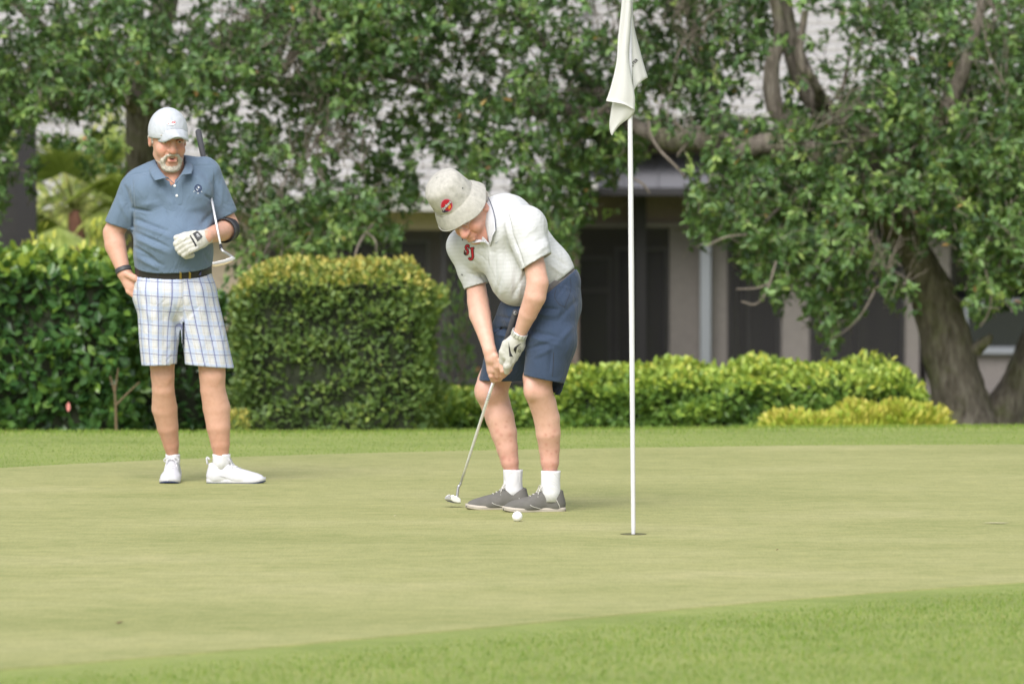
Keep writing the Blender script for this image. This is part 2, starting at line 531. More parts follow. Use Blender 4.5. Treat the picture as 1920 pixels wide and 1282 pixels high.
# dark screen enclosure at the far left edge
enc = empty('screen_enclosure', P(20, 760, 49), 'dark bronze screen enclosure corner at the left edge of the picture', 'enclosure')
def ebox(name, x0, x1, y0, y1, D0, D1, mat):
    a = P(x0, y1, D0); b = P(x1, y0, D0); m = MB(); m.box(a[0], b[0], D0, D1, a[2], b[2]); return adopt(m.build(name, mat), enc)
ebox('post', 33, 66, 215, 800, 49, 49.14, M_BRONZE)
ebox('panel', -500, 33, 300, 800, 49.08, 49.12, simple('dark_panel', (0.030, 0.028, 0.029), 0.8, var=0.1))
ebox('top_rail', -500, 33, 215, 245, 49.01, 49.12, M_BRONZE)
ebox('mid_rail', -500, 33, 470, 480, 49.01, 49.07, M_BRONZE)

# roof tiles ------------------------------------------------
TW, EXPO, SLOPE = 0.335, 0.385, math.radians(17.5)
def roof(px0, px1, py_eave, D, nrows, holes, budget):
    a = P(px0, py_eave, D - .55); b = P(px1, py_eave, D - .55)
    m = MB(); ca, sa = math.cos(SLOPE), math.sin(SLOPE)
    L = nrows * EXPO; z0 = a[2]
    m.add([(a[0], a[1], z0 - .03), (b[0], a[1], z0 - .03), (b[0], a[1] + L * ca, z0 + L * sa - .03), (a[0], a[1] + L * ca, z0 + L * sa - .03),
           (a[0], a[1], z0 - .10), (b[0], a[1], z0 - .10), (b[0], a[1] + L * ca, z0 + L * sa - .10), (a[0], a[1] + L * ca, z0 + L * sa - .10)],
          [(0, 1, 2, 3), (7, 6, 5, 4), (0, 4, 5, 1), (1, 5, 6, 2), (2, 6, 7, 3), (3, 7, 4, 0)])
    rf = adopt(m.build('roof', M_TILE), house)
    me = box_mesh('tile', TW - .004, EXPO + .05, .066, .008); me.materials.append(M_TILE)
    ncol = int((b[0] - a[0]) / TW); single = []; rest = MB()
    cand = []
    for r in range(nrows):
        for c in range(ncol):
            x = a[0] + (c + .5 + (0.5 if r % 2 else 0)) * TW; d = (r + .5) * EXPO
            y = a[1] + d * ca; z = z0 + d * sa + .012
            q = px_of(np.array([[x, y, z]]))[0]
            sc = 0
            if -30 < q[0] < 1950 and -30 < q[1] < 450:
                sc = 1 + sum(1 for (hx, hy, rx, ry) in holes if ((q[0] - hx) / rx) ** 2 + ((q[1] - hy) / ry) ** 2 < 1.4)
            cand.append((-sc, random.random(), x, y, z))
    cand.sort()
    base = np.array([v.co for v in me.vertices]); fs = [list(p.vertices) for p in me.polygons]
    for i, (_, _, x, y, z) in enumerate(cand):
        rot = Matrix.Rotation(SLOPE - 0.17 + random.uniform(-.006, .006), 4, 'X') @ Matrix.Rotation(random.uniform(-.01, .01), 4, 'Z')
        if i < budget:
            o = bpy.data.objects.new('tile', me); COL.objects.link(o); o.parent = rf
            o.matrix_local = Matrix.Translation((x, y, z)) @ rot
        else:
            R = np.array(rot.to_3x3()); rest.add(base @ R.T + np.array([x, y, z]), fs)
    if rest.n:
        o = rest.build('tile_field', M_TILE); child(o, rf); o['kind'] = 'stuff'
HOLES = [(90, 250, 70, 45), (205, 250, 80, 45), (190, 290, 110, 22), (40, 60, 40, 30), (600, 235, 110, 50), (560, 330, 80, 40), (640, 300, 60, 40), (830, 325, 60, 45), (905, 150, 55, 30),
         (985, 245, 80, 45), (1235, 200, 60, 40), (1310, 215, 60, 26), (1420, 190, 70, 55), (1560, 120, 110, 95), (1700, 95, 40, 40), (1110, 270, 40, 20), (612, 80, 22, 30), (1690, 60, 40, 40), (60, 40, 30, 20)]
roof(-420, 1100, 378, D2, 26, HOLES, 150)
roof(1075, 2330, 224, S66, 22, HOLES, 150)
# ================================================================== VEGETATION
M_OAK = leaf_material('oak_leaf', [(0, (0.040, 0.079, 0.037)), (0.35, (0.108, 0.212, 0.072)), (0.7, (0.223, 0.367, 0.106)), (0.93, (0.401, 0.537, 0.146)), (0.97, (0.376, 0.286, 0.079)), (1.0, (0.652, 0.298, 0.132))], 0.42, 0.32, 0.5)
M_HEDGE_L = leaf_material('broad_hedge_leaf', [(0, (0.023, 0.073, 0.025)), (0.5, (0.063, 0.151, 0.037)), (0.85, (0.172, 0.291, 0.046)), (1.0, (0.322, 0.414, 0.057))], 0.30, 0.25, .6)
M_HEDGE_M = leaf_material('clipped_hedge_leaf', [(0, (0.050, 0.101, 0.026)), (0.45, (0.134, 0.218, 0.053)), (0.75, (0.273, 0.351, 0.072)), (1.0, (0.571, 0.489, 0.120))], 0.5, 0.28)
M_HEDGE_R = leaf_material('bright_hedge_leaf', [(0, (0.058, 0.135, 0.031)), (0.4, (0.167, 0.293, 0.055)), (0.8, (0.398, 0.526, 0.078)), (1.0, (0.641, 0.655, 0.117))], 0.42, 0.3)
M_YELLOW = leaf_material('yellow_shrub_leaf', [(0, (0.22, 0.36, 0.04)), (0.5, (0.42, 0.54, 0.06)), (1.0, (0.66, 0.60, 0.12))], 0.5, 0.3)
M_PALM = leaf_material('palm_frond', [(0, (0.22, 0.30, 0.06)), (0.5, (0.40, 0.48, 0.13)), (1.0, (0.62, 0.60, 0.20))], 0.5, 0.3)
M_CORE = simple('hedge_core_dark', (0.020, 0.026, 0.012), 0.95, var=0.4, scale=15)

t = NT('oak_bark'); t.bsdf(Roughness=0.95); t.b.inputs['Specular IOR Level'].default_value = 0.1
v = t.mapping((9, 9, 2.2)); nz = t.noise(2.6, 8, v, 0.65); v2 = t.mapping((1, 1, 1)); nl = t.noise(3.2, 5, v2, 0.6)
r1 = t.ramp([(0.30, (0.100, 0.084, 0.070)), (0.52, (0.240, 0.208, 0.178)), (0.75, (0.40, 0.36, 0.315))], nz.outputs[0])
r2 = t.ramp([(0.50, (1, 1, 1)), (0.66, (0.80, 0.92, 0.62))], nl.outputs[0])
t.l(t.mix(1.0, r1.outputs[0], r2.outputs[0], 'MULTIPLY'), t.b.inputs['Base Color']); t.bump(nz.outputs[0], 1.0, 0.05)
M_BARK = t.m
M_TWIG = simple('grey_twig', (0.19, 0.16, 0.132), 0.95, var=0.25, scale=12)


def limb(mb, ctrl, n=26, sides=12, rough=0.10, seed=0):
    """ctrl: (px, py, D, radius px at that depth)."""
    pts = np.array([P(a, b, d) for a, b, d, r in ctrl]); rad = np.array([r / (FPX / d) for a, b, d, r in ctrl])
    pp = smooth_path(pts, n); rr = smooth_path(rad[:, None], n)[:, 0]
    T = np.gradient(pp, axis=0); T /= np.linalg.norm(T, axis=1)[:, None]
    ref = np.array([0.1, 1, 0.05]); A = np.cross(T, ref); A /= np.linalg.norm(A, axis=1)[:, None]; B = np.cross(A, T)
    th = np.arange(sides) / sides * 2 * math.pi
    q = pp[:, None] + rr[:, None, None] * (np.cos(th)[None, :, None] * A[:, None] + np.sin(th)[None, :, None] * B[:, None])
    nz = vnoise(q.reshape(-1, 3) * 7, seed).reshape(q.shape[:2]) + 0.6 * vnoise(q.reshape(-1, 3) * 17, seed + 1).reshape(q.shape[:2])
    q = pp[:, None] + (q - pp[:, None]) * (1 + rough * nz)[:, :, None]
    mb.grid(q, closed=True)


def twigs_mesh(paths, radii):
    mb = MB()
    for p, r in zip(paths, radii):
        rr = np.linspace(r, r * 0.45, len(p)); mb.tube(p, rr, 4, cap=False)
    return mb


LOW = np.array([(-400, 430), (0, 425), (50, 365), (70, 335), (110, 320), (160, 310), (230, 300), (238, 200), (300, 195), (350, 235), (370, 300), (420, 420), (450, 500), (520, 500), (600, 480), (650, 500), (700, 470), (760, 440), (800, 400),
                (850, 345), (900, 345), (980, 380), (1010, 500), (1060, 560), (1095, 440), (1130, 380), (1180, 330), (1220, 285), (1280, 300), (1300, 440), (1350, 490), (1400, 520), (1450, 560), (1500, 600), (1560, 640), (1600, 600), (1640, 560),
                (1700, 590), (1745, 470), (1790, 520), (1830, 590), (1920, 600), (2300, 620)], float)
THIN = [(95, 255, 60, 42, .85), (205, 245, 70, 40, .85), (150, 292, 90, 18, .8), (600, 245, 100, 42, .72), (560, 335, 75, 40, .68), (655, 300, 55, 45, .62), (505, 215, 50, 45, .45), (735, 300, 50, 50, .5), (955, 320, 60, 40, .55), (460, 300, 40, 60, .4), (815, 325, 48, 42, .95), (905, 150, 45, 22, .9), (985, 245, 70, 38, .6),
        (1235, 205, 50, 30, .8), (1310, 212, 50, 20, .85), (1420, 190, 55, 50, .85), (1560, 118, 95, 80, .93), (1700, 95, 35, 35, .8), (1110, 268, 35, 14, .8), (612, 85, 16, 22, .9), (455, 440, 26, 45, .95), (742, 408, 42, 24, .9), (600, 415, 32, 18, .8),
        (1245, 262, 70, 28, .6), (1260, 320, 80, 40, .75), (1790, 455, 20, 60, .8), (1700, 500, 25, 60, .7), (1640, 290, 60, 40, .5), (30, 60, 26, 20, .6), (180, 20, 30, 20, .5), (45, 125, 30, 25, .5), (860, 165, 30, 25, .5), (1160, 380, 80, 60, .6), (720, 210, 40, 50, .4), (1480, 40, 40, 30, .6), (470, 60, 60, 60, .35), (560, 90, 40, 70, .4), (265, 240, 40, 50, .9), (38, 340, 42, 110, .8), (1452, 140, 18, 80, .85), (1500, 140, 22, 50, .8), (1540, 195, 26, 36, .8), (1685, 440, 48, 42, .92), (1722, 505, 45, 55, .93), (430, 45, 40, 35, .6), (545, 95, 18, 60, .8), (1275, 60, 26, 60, .5), (1620, 255, 60, 22, .5)]
def density(px, py):
    low = np.interp(px, LOW[:, 0], LOW[:, 1]) + 26 * np.sin(px * 0.045) + 16 * np.sin(px * 0.117 + 1)
    d = np.clip((low - py) / 45.0, 0, 1)
    for cx, cy, rx, ry, s in THIN:
        e = ((px - cx) / rx) ** 2 + ((py - cy) / ry) ** 2
        d = d * (1 - s * np.exp(-np.clip(e, 0, 30) ** 1.5 * 0.8))
    d *= np.where(py < -20, 0.4, 1.0)
    return d


def oak_crown(tree, xr, n_sprig, Dm, Ds, seed):
    """Sprigs of leaves on short twigs, spread through the crown's volume."""
    px = RNG.uniform(xr[0], xr[1], n_sprig); py = RNG.uniform(-420, 660, n_sprig)
    D = np.clip(RNG.normal(Dm, Ds, n_sprig), Dm - 2.4 * Ds, Dm + 2.4 * Ds)
    dens = density(px, py)
    W = np.array([P(a, b, d) for a, b, d in zip(px, py, D)])
    cl = 0.75 * vnoise(W * np.array([1.35, .55, 1.7]), seed) + 0.4 * vnoise(W * np.array([3.6, 1.6, 4.2]), seed + 50)                      # clumps and gaps
    keep = RNG.uniform(0, 1, n_sprig) < dens * np.clip(0.64 + 0.95 * cl, 0.06, 1)
    W, cl, D = W[keep], cl[keep], D[keep]
    n = len(W)
    d = rand_dirs(n); d[:, 2] -= 0.25; d[:, 1] -= 0.25; d /= np.linalg.norm(d, axis=1)[:, None]
    Lt = RNG.uniform(0.10, 0.24, n)
    paths = []
    bend = rand_dirs(n) * 0.03
    for i in range(n):
        a = W[i] - d[i] * Lt[i]; paths.append(np.array([a, a + d[i] * Lt[i] * .5 + bend[i], W[i]]))
    K = 13
    ti = np.repeat(np.arange(n), K); f = RNG.uniform(0.25, 1.05, n * K)
    C = W[ti] - d[ti] * (Lt[ti] * (1 - f))[:, None] + bend[ti] * (1 - np.abs(2 * f - 1))[:, None]
    A = d[ti] * 0.6 + rand_dirs(n * K)
    N = rand_dirs(n * K) * 0.75 + np.array([0, -0.25, 0.8])
    Ln = RNG.uniform(0.036, 0.084, n * K); Wd = Ln * RNG.uniform(0.38, 0.52, n * K)
    tone = 0.42 + 0.17 * np.clip(cl, -1.3, 1.3)[ti] + RNG.normal(0, 0.20, n)[ti] + RNG.normal(0, 0.12, n * K)
    lc = np.clip(tone, 0, 0.93); rare = RNG.uniform(0, 1, n * K); lc = np.where(rare > 0.996, RNG.uniform(0.965, 1.0, n * K), lc)
    leaves('crown', C, A, N, Ln, Wd, lc, M_OAK, tree)
    tw = twigs_mesh(paths, np.full(n, 0.0035)); o = adopt(tw.build('twigs', M_TWIG), tree); o['kind'] = 'stuff'
    return W


def bare_twigs(tree, specs, name='bare_branch'):
    for ctrl in specs:
        m = MB(); limb(m, [(a, b, d, r * .52) for a, b, d, r in ctrl], 14, 6, 0.10, 3); adopt(m.build(name, M_TWIG, None, True), tree)


def tangles(tree, centres, seed):
    """Grey dead twig tangles hanging in the crown."""
    r = np.random.default_rng(seed); paths = []; rad = []
    for cx, cy, D, ang, n in centres:
        for i in range(n):
            a = math.radians(ang + r.normal(0, 22)); L = r.uniform(0.15, 0.55)
            p = P(cx + r.normal(0, 26), cy + r.normal(0, 20), D + r.normal(0, .25)); dv = np.array([math.cos(a), r.normal(0, .35), math.sin(a)])
            q = [p]
            for k in range(5):
                dv = dv + r.normal(0, .22, 3); dv /= np.linalg.norm(dv); q.append(q[-1] + dv * L / 5)
            paths.append(np.array(q)); rad.append(r.uniform(.003, .008))
    o = adopt(twigs_mesh(paths, rad).build('dead_twigs', M_TWIG), tree); o['kind'] = 'stuff'


# ---- right oak: two leaning trunks from one base
oak_r = empty('oak_tree', P(1820, 815, 44.6), 'large leaning live oak with two thick trunks at the right edge', 'tree')
m = MB()
limb(m, [(1820, 850, 44.6, 76), (1812, 795, 44.6, 60), (1800, 750, 44.6, 53), (1789, 700, 44.6, 49), (1774, 640, 44.6, 49), (1757, 575, 44.6, 45), (1728, 500, 44.5, 35), (1697, 448, 44.4, 30), (1672, 415, 44.4, 28), (1640, 340, 44.3, 27), (1590, 270, 44.2, 25), (1540, 205, 44.2, 23), (1500, 130, 44.2, 21), (1470, 20, 44.2, 17), (1450, -150, 44, 12), (1440, -420, 44, 6)], 60, 18, 0.09, 1)
adopt(m.build('trunk', M_BARK, None, True), oak_r)
m = MB(); limb(m, [(1850, 850, 44.7, 62), (1872, 800, 44.7, 46), (1896, 745, 44.7, 36), (1930, 680, 44.7, 36), (1975, 590, 44.8, 38), (2030, 480, 44.9, 34), (2070, 300, 45, 28), (2080, 60, 45, 20), (2080, -300, 45, 9)], 36, 14, 0.09, 5)
adopt(m.build('trunk', M_BARK, None, True), oak_r)
m = MB(); limb(m, [(1832, 655, 44.2, 12), (1850, 640, 44.1, 9), (1858, 628, 44.1, 4)], 8, 8, 0.2, 6); adopt(m.build('knot', M_BARK, None, True), oak_r)
for sd, ctrl in enumerate([
    [(1640, 345, 44.2, 30), (1560, 300, 43.6, 28), (1450, 268, 43.5, 20), (1390, 282, 43.5, 22), (1320, 258, 43.5, 24), (1250, 262, 43.5, 20), (1150, 222, 43.8, 12), (1020, 200, 44.6, 15), (900, 190, 45.5, 11), (760, 150, 45.5, 7), (640, 130, 45.5, 4)],
    [(1590, 275, 44.2, 22), (1500, 240, 43.9, 20), (1455, 205, 43.8, 15), (1446, 130, 43.8, 14), (1462, 60, 43.8, 11), (1440, -60, 43.8, 9), (1400, -260, 44, 7)],
    [(1545, 210, 44.2, 16), (1530, 160, 43.7, 9), (1500, 110, 43.6, 8), (1510, 20, 43.6, 6)],
    [(1690, 430, 44.4, 24), (1640, 400, 43.8, 12), (1560, 370, 43.6, 8), (1480, 380, 43.4, 5), (1430, 420, 43.2, 3)],
    [(1660, 370, 44.3, 22), (1740, 260, 43.8, 16), (1800, 150, 43.5, 12), (1840, 0, 43.5, 8), (1850, -200, 43.5, 5)],
    [(1175, 230, 43.6, 10), (1080, 130, 44.8, 10), (1000, 60, 44.4, 7), (930, -60, 44.2, 5)],
    [(1560, 300, 43.6, 12), (1570, 235, 44.6, 4), (1585, 140, 44.7, 3), (1600, 60, 44.8, 2)],
    [(1350, 268, 43.35, 13), (1330, 150, 45.4, 11), (1290, 20, 45.6, 8), (1260, -150, 45.6, 5)]]):
    m = MB(); limb(m, ctrl, 44, 12, 0.17, 11 + sd); adopt(m.build('limb', M_BARK, None, True), oak_r)
bare_twigs(oak_r, [[(1215, 225, 43.2, 6), (1222, 258, 43.1, 5.5), (1240, 285, 43.0, 5), (1265, 310, 42.9, 4.5), (1285, 332, 42.9, 3.5)],
                   [(1262, 225, 43.2, 5), (1283, 248, 43.2, 5), (1286, 270, 43.2, 4.5), (1274, 286, 43.2, 4), (1270, 293, 43.2, 3)],
                   [(1232, 220, 43.2, 5), (1234, 250, 43.2, 4.5), (1226, 268, 43.2, 4)],
                   [(1455, 490, 42.3, 4.5), (1440, 540, 42.2, 4), (1418, 570, 42.2, 3.5), (1390, 565, 42.2, 3)],
                   [(1442, 530, 42.3, 4), (1420, 540, 42.2, 3.5), (1380, 542, 42.2, 2.5)],
                   [(1400, 440, 42.4, 4), (1360, 445, 42.3, 3.5), (1325, 462, 42.3, 2.5)],
                   [(1848, 505, 43.0, 4), (1858, 560, 42.9, 4), (1852, 590, 42.9, 3.5), (1838, 612, 42.9, 2.5)],
                   [(1640, 545, 42.6, 4), (1615, 590, 42.5, 3), (1585, 620, 42.5, 2.6), (1555, 638, 42.5, 2)],
                   [(1095, 225, 43.6, 8), (1130, 205, 43.6, 7), (1150, 190, 43.6, 4)],
                   [(1187, 335, 43.4, 4), (1205, 345, 43.3, 4), (1218, 362, 43.3, 3)],
                   [(1640, 60, 43.3, 4), (1632, 85, 43.3, 4), (1640, 110, 43.3, 3)],
                   [(664, 505, 42.4, 3.5), (668, 470, 42.4, 4), (682, 442, 42.5, 4.5), (700, 420, 42.5, 5)], [(688, 436, 42.4, 3), (704, 452, 42.3, 3), (706, 480, 42.3, 2.5), (712, 505, 42.3, 2)]])
tangles(oak_r, [(1270, 30, 43.5, 60, 30), (1300, 90, 43.5, 110, 26), (1660, 505, 43.0, 110, 14), (1665, 535, 42.8, 60, 10), (1560, 230, 43.4, 30, 24), (1640, 240, 43.4, 160, 22), (1850, 40, 43.2, 100, 24), (1880, 180, 43.2, 110, 20), (1240, 250, 43.8, 100, 22),
                (880, 90, 44, 40, 14), (1050, 120, 44, 60, 16), (1000, 180, 44, 20, 14), (1150, 60, 43.6, 80, 20), (1720, 420, 43.6, 110, 10), (1800, 230, 43.4, 80, 16), (780, 160, 44, 70, 14)], 4)
oak_crown(oak_r, (700, 2300), 34000, 44.0, 0.85, 21)

# ---- left oak
oak_l = empty('oak_tree', P(262, 815, 46.0), 'grey trunked live oak rising behind the man in the white cap', 'tree')
m = MB(); limb(m, [(250, 860, 46, 36), (250, 780, 46, 30), (252, 640, 46, 27), (258, 480, 46, 28), (264, 300, 46, 29), (268, 200, 46, 32), (290, 90, 45.9, 27), (320, -60, 45.8, 22), (330, -300, 45.8, 13)], 40, 14, 0.08, 9)
adopt(m.build('trunk', M_BARK, None, True), oak_l)
for sd, ctrl in enumerate([[(275, 190, 46, 20), (360, 120, 45.4, 15), (450, 60, 45, 15), (520, 10, 44.8, 13), (600, -80, 44.8, 9)], [(270, 215, 46, 18), (180, 130, 45.5, 13), (90, 60, 45.2, 9), (0, -20, 45.2, 6)],
                           [(290, 120, 45.9, 16), (420, 150, 45.8, 12), (540, 160, 45.6, 9), (660, 190, 45.5, 6)], [(600, -30, 43.6, 9), (580, 40, 43.6, 11), (550, 100, 43.6, 10), (525, 140, 43.6, 7)]]):
    m = MB(); limb(m, ctrl, 24, 9, 0.11, 31 + sd); adopt(m.build('limb', M_BARK, None, True), oak_l)
bare_twigs(oak_l, [[(605, 10, 43.4, 5), (598, 30, 43.4, 5), (612, 40, 43.4, 3)], [(690, 115, 43.6, 4), (686, 145, 43.6, 5), (660, 150, 43.6, 3)], [(686, 145, 43.6, 5), (650, 175, 43.6, 7), (625, 215, 43.6, 6), (600, 250, 43.6, 5), (560, 330, 43.6, 3)],
                   [(500, 420, 43, 4), (492, 455, 43, 4), (480, 495, 43, 3)], [(560, 290, 43.2, 4), (600, 330, 43.2, 4), (615, 360, 43.2, 3)], [(190, 150, 43.5, 4), (175, 185, 43.5, 4), (165, 215, 43.5, 3)]])
tangles(oak_l, [(560, 80, 43.5, 240, 34), (450, 40, 44, 30, 34), (440, 100, 44, 80, 26), (620, 230, 43.6, 70, 26), (590, 290, 43.6, 60, 22), (660, 300, 43.6, 90, 16), (500, 470, 43, 70, 20), (280, 150, 44.5, 80, 18), (100, 200, 43.5, 100, 14), (520, 380, 43.2, 100, 18)], 8)
oak_crown(oak_l, (-400, 700), 24000, 43.9, 0.8, 22)


# ---- hedges
def hedge(name, label, px0, px1, py_top, D0, depth, Ln_rng, n, mat, tone, group='clipped hedges', wob=0.05, wid=0.5, up_tone=0.35, singles=0, round_=0.12):
    a = P(px0, py_top, D0); b = P(px1, py_top, D0)
    x0, x1, zt = a[0], b[0], a[2]
    zb = float(ground_z(np.array([(x0 + x1) / 2]), np.array([D0]))[0]) - 0.05
    h = empty(name, ((x0 + x1) / 2, D0 + depth / 2, zb), label, 'hedge', group)
    # solid dark core, added to block the view through the leaves
    nx, nz = 24, 10
    core = bmesh.new(); bmesh.ops.create_cube(core, size=1.0); bmesh.ops.subdivide_edges(core, edges=core.edges[:], cuts=7, use_grid_fill=True)
    for v in core.verts:
        q = np.array([[x0 + .10 + (v.co.x + .5) * (x1 - x0 - .2), D0 + .10 + (v.co.y + .5) * (depth - .2), zb + (v.co.z + .5) * (zt - .12 - zb)]])
        q = q[0] + vnoise(q * 4, 3)[0] * 0.03
        if v.co.z > 0.3: q[0] = q[0] + (-(v.co.x) * round_ * 0.8)
        v.co = q
    me = bpy.data.meshes.new('dark_core'); core.to_mesh(me); core.free(); adopt(link('dark_core', me, M_CORE), h)
    # leaves on front, top and sides
    A_f, A_t, A_s = (x1 - x0) * (zt - zb), (x1 - x0) * depth, depth * (zt - zb)
    w = np.array([A_f * 1.3, A_t, A_s, A_s, A_f * .4]); face = RNG.choice(5, n, p=w / w.sum())
    u, v2, dep = RNG.uniform(0, 1, n), RNG.uniform(0, 1, n), RNG.exponential(0.045, n)
    Q = np.zeros((n, 3)); Nn = np.zeros((n, 3))
    for k in range(5):
        s = face == k
        if k in (0, 4):
            Q[s] = np.stack([x0 + u[s] * (x1 - x0), np.where(k == 0, D0 + dep[s], D0 + depth - dep[s]), zb + v2[s] * (zt - zb)], 1); Nn[s] = (0, -1 if k == 0 else 1, .35)
        elif k == 1:
            Q[s] = np.stack([x0 + u[s] * (x1 - x0), D0 + v2[s] * depth, zt - dep[s] * .8], 1); Nn[s] = (0, -.25, 1)
        else:
            sg = -1 if k == 2 else 1
            Q[s] = np.stack([np.where(k == 2, x0 + dep[s], x1 - dep[s]), D0 + u[s] * depth, zb + v2[s] * (zt - zb)], 1); Nn[s] = (sg, 0, .3)
    # rounded shoulders and uneven surface
    cx, hx = (x0 + x1) / 2, (x1 - x0) / 2
    e = np.clip((np.abs(Q[:, 0] - cx) - (hx - round_)) / round_, 0, 1); fy = np.clip((D0 + round_ - Q[:, 1]) / round_, 0, 1)
    topness = np.clip((Q[:, 2] - (zt - round_ * 1.5)) / (round_ * 1.5), 0, 1)
    Q[:, 2] -= e ** 2 * round_ * topness * 0.9 + fy ** 2 * round_ * 0.35 * topness
    nz = vnoise(Q * 3.1, 5) ; nz2 = vnoise(Q * 9.0, 6)
    Q += Nn * (wob * nz + 0.5 * wob * nz2)[:, None]
    keep = RNG.uniform(0, 1, n) < 0.75 + 0.3 * nz2; Q, Nn, nz, nz2, topness = Q[keep], Nn[keep], nz[keep], nz2[keep], topness[keep]; n = len(Q)
    A = rand_dirs(n) * 0.9 + Nn * 0.7 + np.array([0, 0, 0.25]); N = Nn + rand_dirs(n) * 0.7 + np.array([0, 0, .4])
    Ln = RNG.uniform(*Ln_rng, n); lc = np.clip(tone + 0.13 * nz2 + 0.08 * nz + RNG.normal(0, .15, n) + up_tone * topness ** 3, 0, 1)  # top leaves lighter: light from above and yellowed growth put into the colour
    if singles:                                   # the leaves that show largest become parts of their own
        cand = np.where((Q[:, 1] < D0 + .06) & (Q[:, 2] > zb + .5))[0]
        cand = cand[np.argsort(-Ln[cand] + RNG.uniform(0, .01, len(cand)))][:singles]
        mes = [unit_leaf('leaf', np.mean(Ln_rng) * s, np.mean(Ln_rng) * s * wid, mat, c) for s, c in ((1.15, .55), (1.05, .8), (1.2, .4), (.95, .65), (1.1, .25))]
        for j, i in enumerate(cand):
            o = bpy.data.objects.new('leaf', mes[j % 5]); COL.objects.link(o)
            ya = Vector(A[i]).normalized(); za = Vector(N[i]); xa = ya.cross(za).normalized(); za = xa.cross(ya)
            R = Matrix((xa, ya, za)).transposed().to_4x4()
            o.parent = h; o.matrix_parent_inverse = Matrix.Translation(-Vector(h.location)); o.matrix_basis = Matrix.Translation(Vector(Q[i] - np.array([0, .02, 0]))) @ R
        mk = np.ones(n, bool); mk[cand] = False; Q, A, N, Ln, lc = Q[mk], A[mk], N[mk], Ln[mk], lc[mk]
    ns = int((x1 - x0) * 26); sx_ = RNG.uniform(x0, x1, ns); sy_ = D0 + RNG.uniform(0, depth * .6, ns); hh = RNG.exponential(.032, ns) + .01; K = 6
    ti = np.repeat(np.arange(ns), K); f = RNG.uniform(0, 1, ns * K)
    Qs = np.stack([sx_[ti] + RNG.normal(0, .012, ns * K), sy_[ti], zt - .05 + f * (hh[ti] + .05)], 1); As = rand_dirs(ns * K) + np.array([0, 0, .5]); Ls = RNG.uniform(*Ln_rng, ns * K)
    e2 = np.clip((np.abs(Qs[:, 0] - cx) - (hx - round_)) / round_, 0, 1); Qs[:, 2] -= e2 ** 2 * round_ * .9
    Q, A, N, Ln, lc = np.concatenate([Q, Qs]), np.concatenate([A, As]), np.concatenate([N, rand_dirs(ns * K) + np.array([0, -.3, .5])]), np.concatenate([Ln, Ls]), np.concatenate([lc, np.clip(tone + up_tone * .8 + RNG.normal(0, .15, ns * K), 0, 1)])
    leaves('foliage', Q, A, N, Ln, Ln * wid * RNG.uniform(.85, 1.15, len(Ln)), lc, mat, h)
    return h

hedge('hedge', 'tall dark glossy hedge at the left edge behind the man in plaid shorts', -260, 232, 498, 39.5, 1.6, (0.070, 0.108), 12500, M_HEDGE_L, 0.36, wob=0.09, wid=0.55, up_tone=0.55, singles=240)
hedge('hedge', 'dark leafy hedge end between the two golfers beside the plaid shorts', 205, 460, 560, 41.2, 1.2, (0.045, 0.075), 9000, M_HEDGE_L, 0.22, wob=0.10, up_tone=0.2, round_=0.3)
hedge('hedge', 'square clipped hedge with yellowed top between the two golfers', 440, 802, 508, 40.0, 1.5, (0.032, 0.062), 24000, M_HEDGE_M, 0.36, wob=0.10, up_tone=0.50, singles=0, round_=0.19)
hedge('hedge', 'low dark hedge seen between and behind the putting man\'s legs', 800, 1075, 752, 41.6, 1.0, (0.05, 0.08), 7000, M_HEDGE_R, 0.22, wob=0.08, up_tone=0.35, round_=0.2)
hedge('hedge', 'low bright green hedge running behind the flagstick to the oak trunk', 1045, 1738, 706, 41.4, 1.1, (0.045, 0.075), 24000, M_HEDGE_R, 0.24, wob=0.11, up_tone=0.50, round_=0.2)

def shrub_row(name, label, items, mat, Ln_rng, cat='shrub', per=900, tone=.5, group=None):
    for lab, px, py, D, rx, rz in items:
        c = P(px, py, D); zb = float(ground_z(np.array([c[0]]), np.array([D]))[0])
        h = empty(name, (c[0], D, zb), lab, cat, group)
        n = per; d = rand_dirs(n); d[:, 2] = np.abs(d[:, 2]) * 1.0
        r = RNG.uniform(.45, 1, n) ** .35
        nz = vnoise(d * 2.2 + px, 4)
        H = c[2] - zb
        Q = np.stack([c[0] + d[:, 0] * rx * r * (1 + .25 * nz), D + d[:, 1] * rx * .8 * r, zb + .02 + np.abs(d[:, 2]) * H * r * (1 + .2 * nz)], 1)
        Ln = RNG.uniform(*Ln_rng, n)
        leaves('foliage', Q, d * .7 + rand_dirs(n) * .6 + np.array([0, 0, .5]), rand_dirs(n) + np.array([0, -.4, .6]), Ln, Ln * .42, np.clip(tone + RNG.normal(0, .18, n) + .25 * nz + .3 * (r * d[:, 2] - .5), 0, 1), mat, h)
        m = MB()
        for k in range(7):
            e = np.array([c[0], D, zb]) + np.array([RNG.normal(0, rx * .4), RNG.normal(0, rx * .3), H * .75]); m.tube([np.array([c[0], D, zb - .05]), e], [.008, .004], 5)
        adopt(m.build('stems', M_TWIG), h)

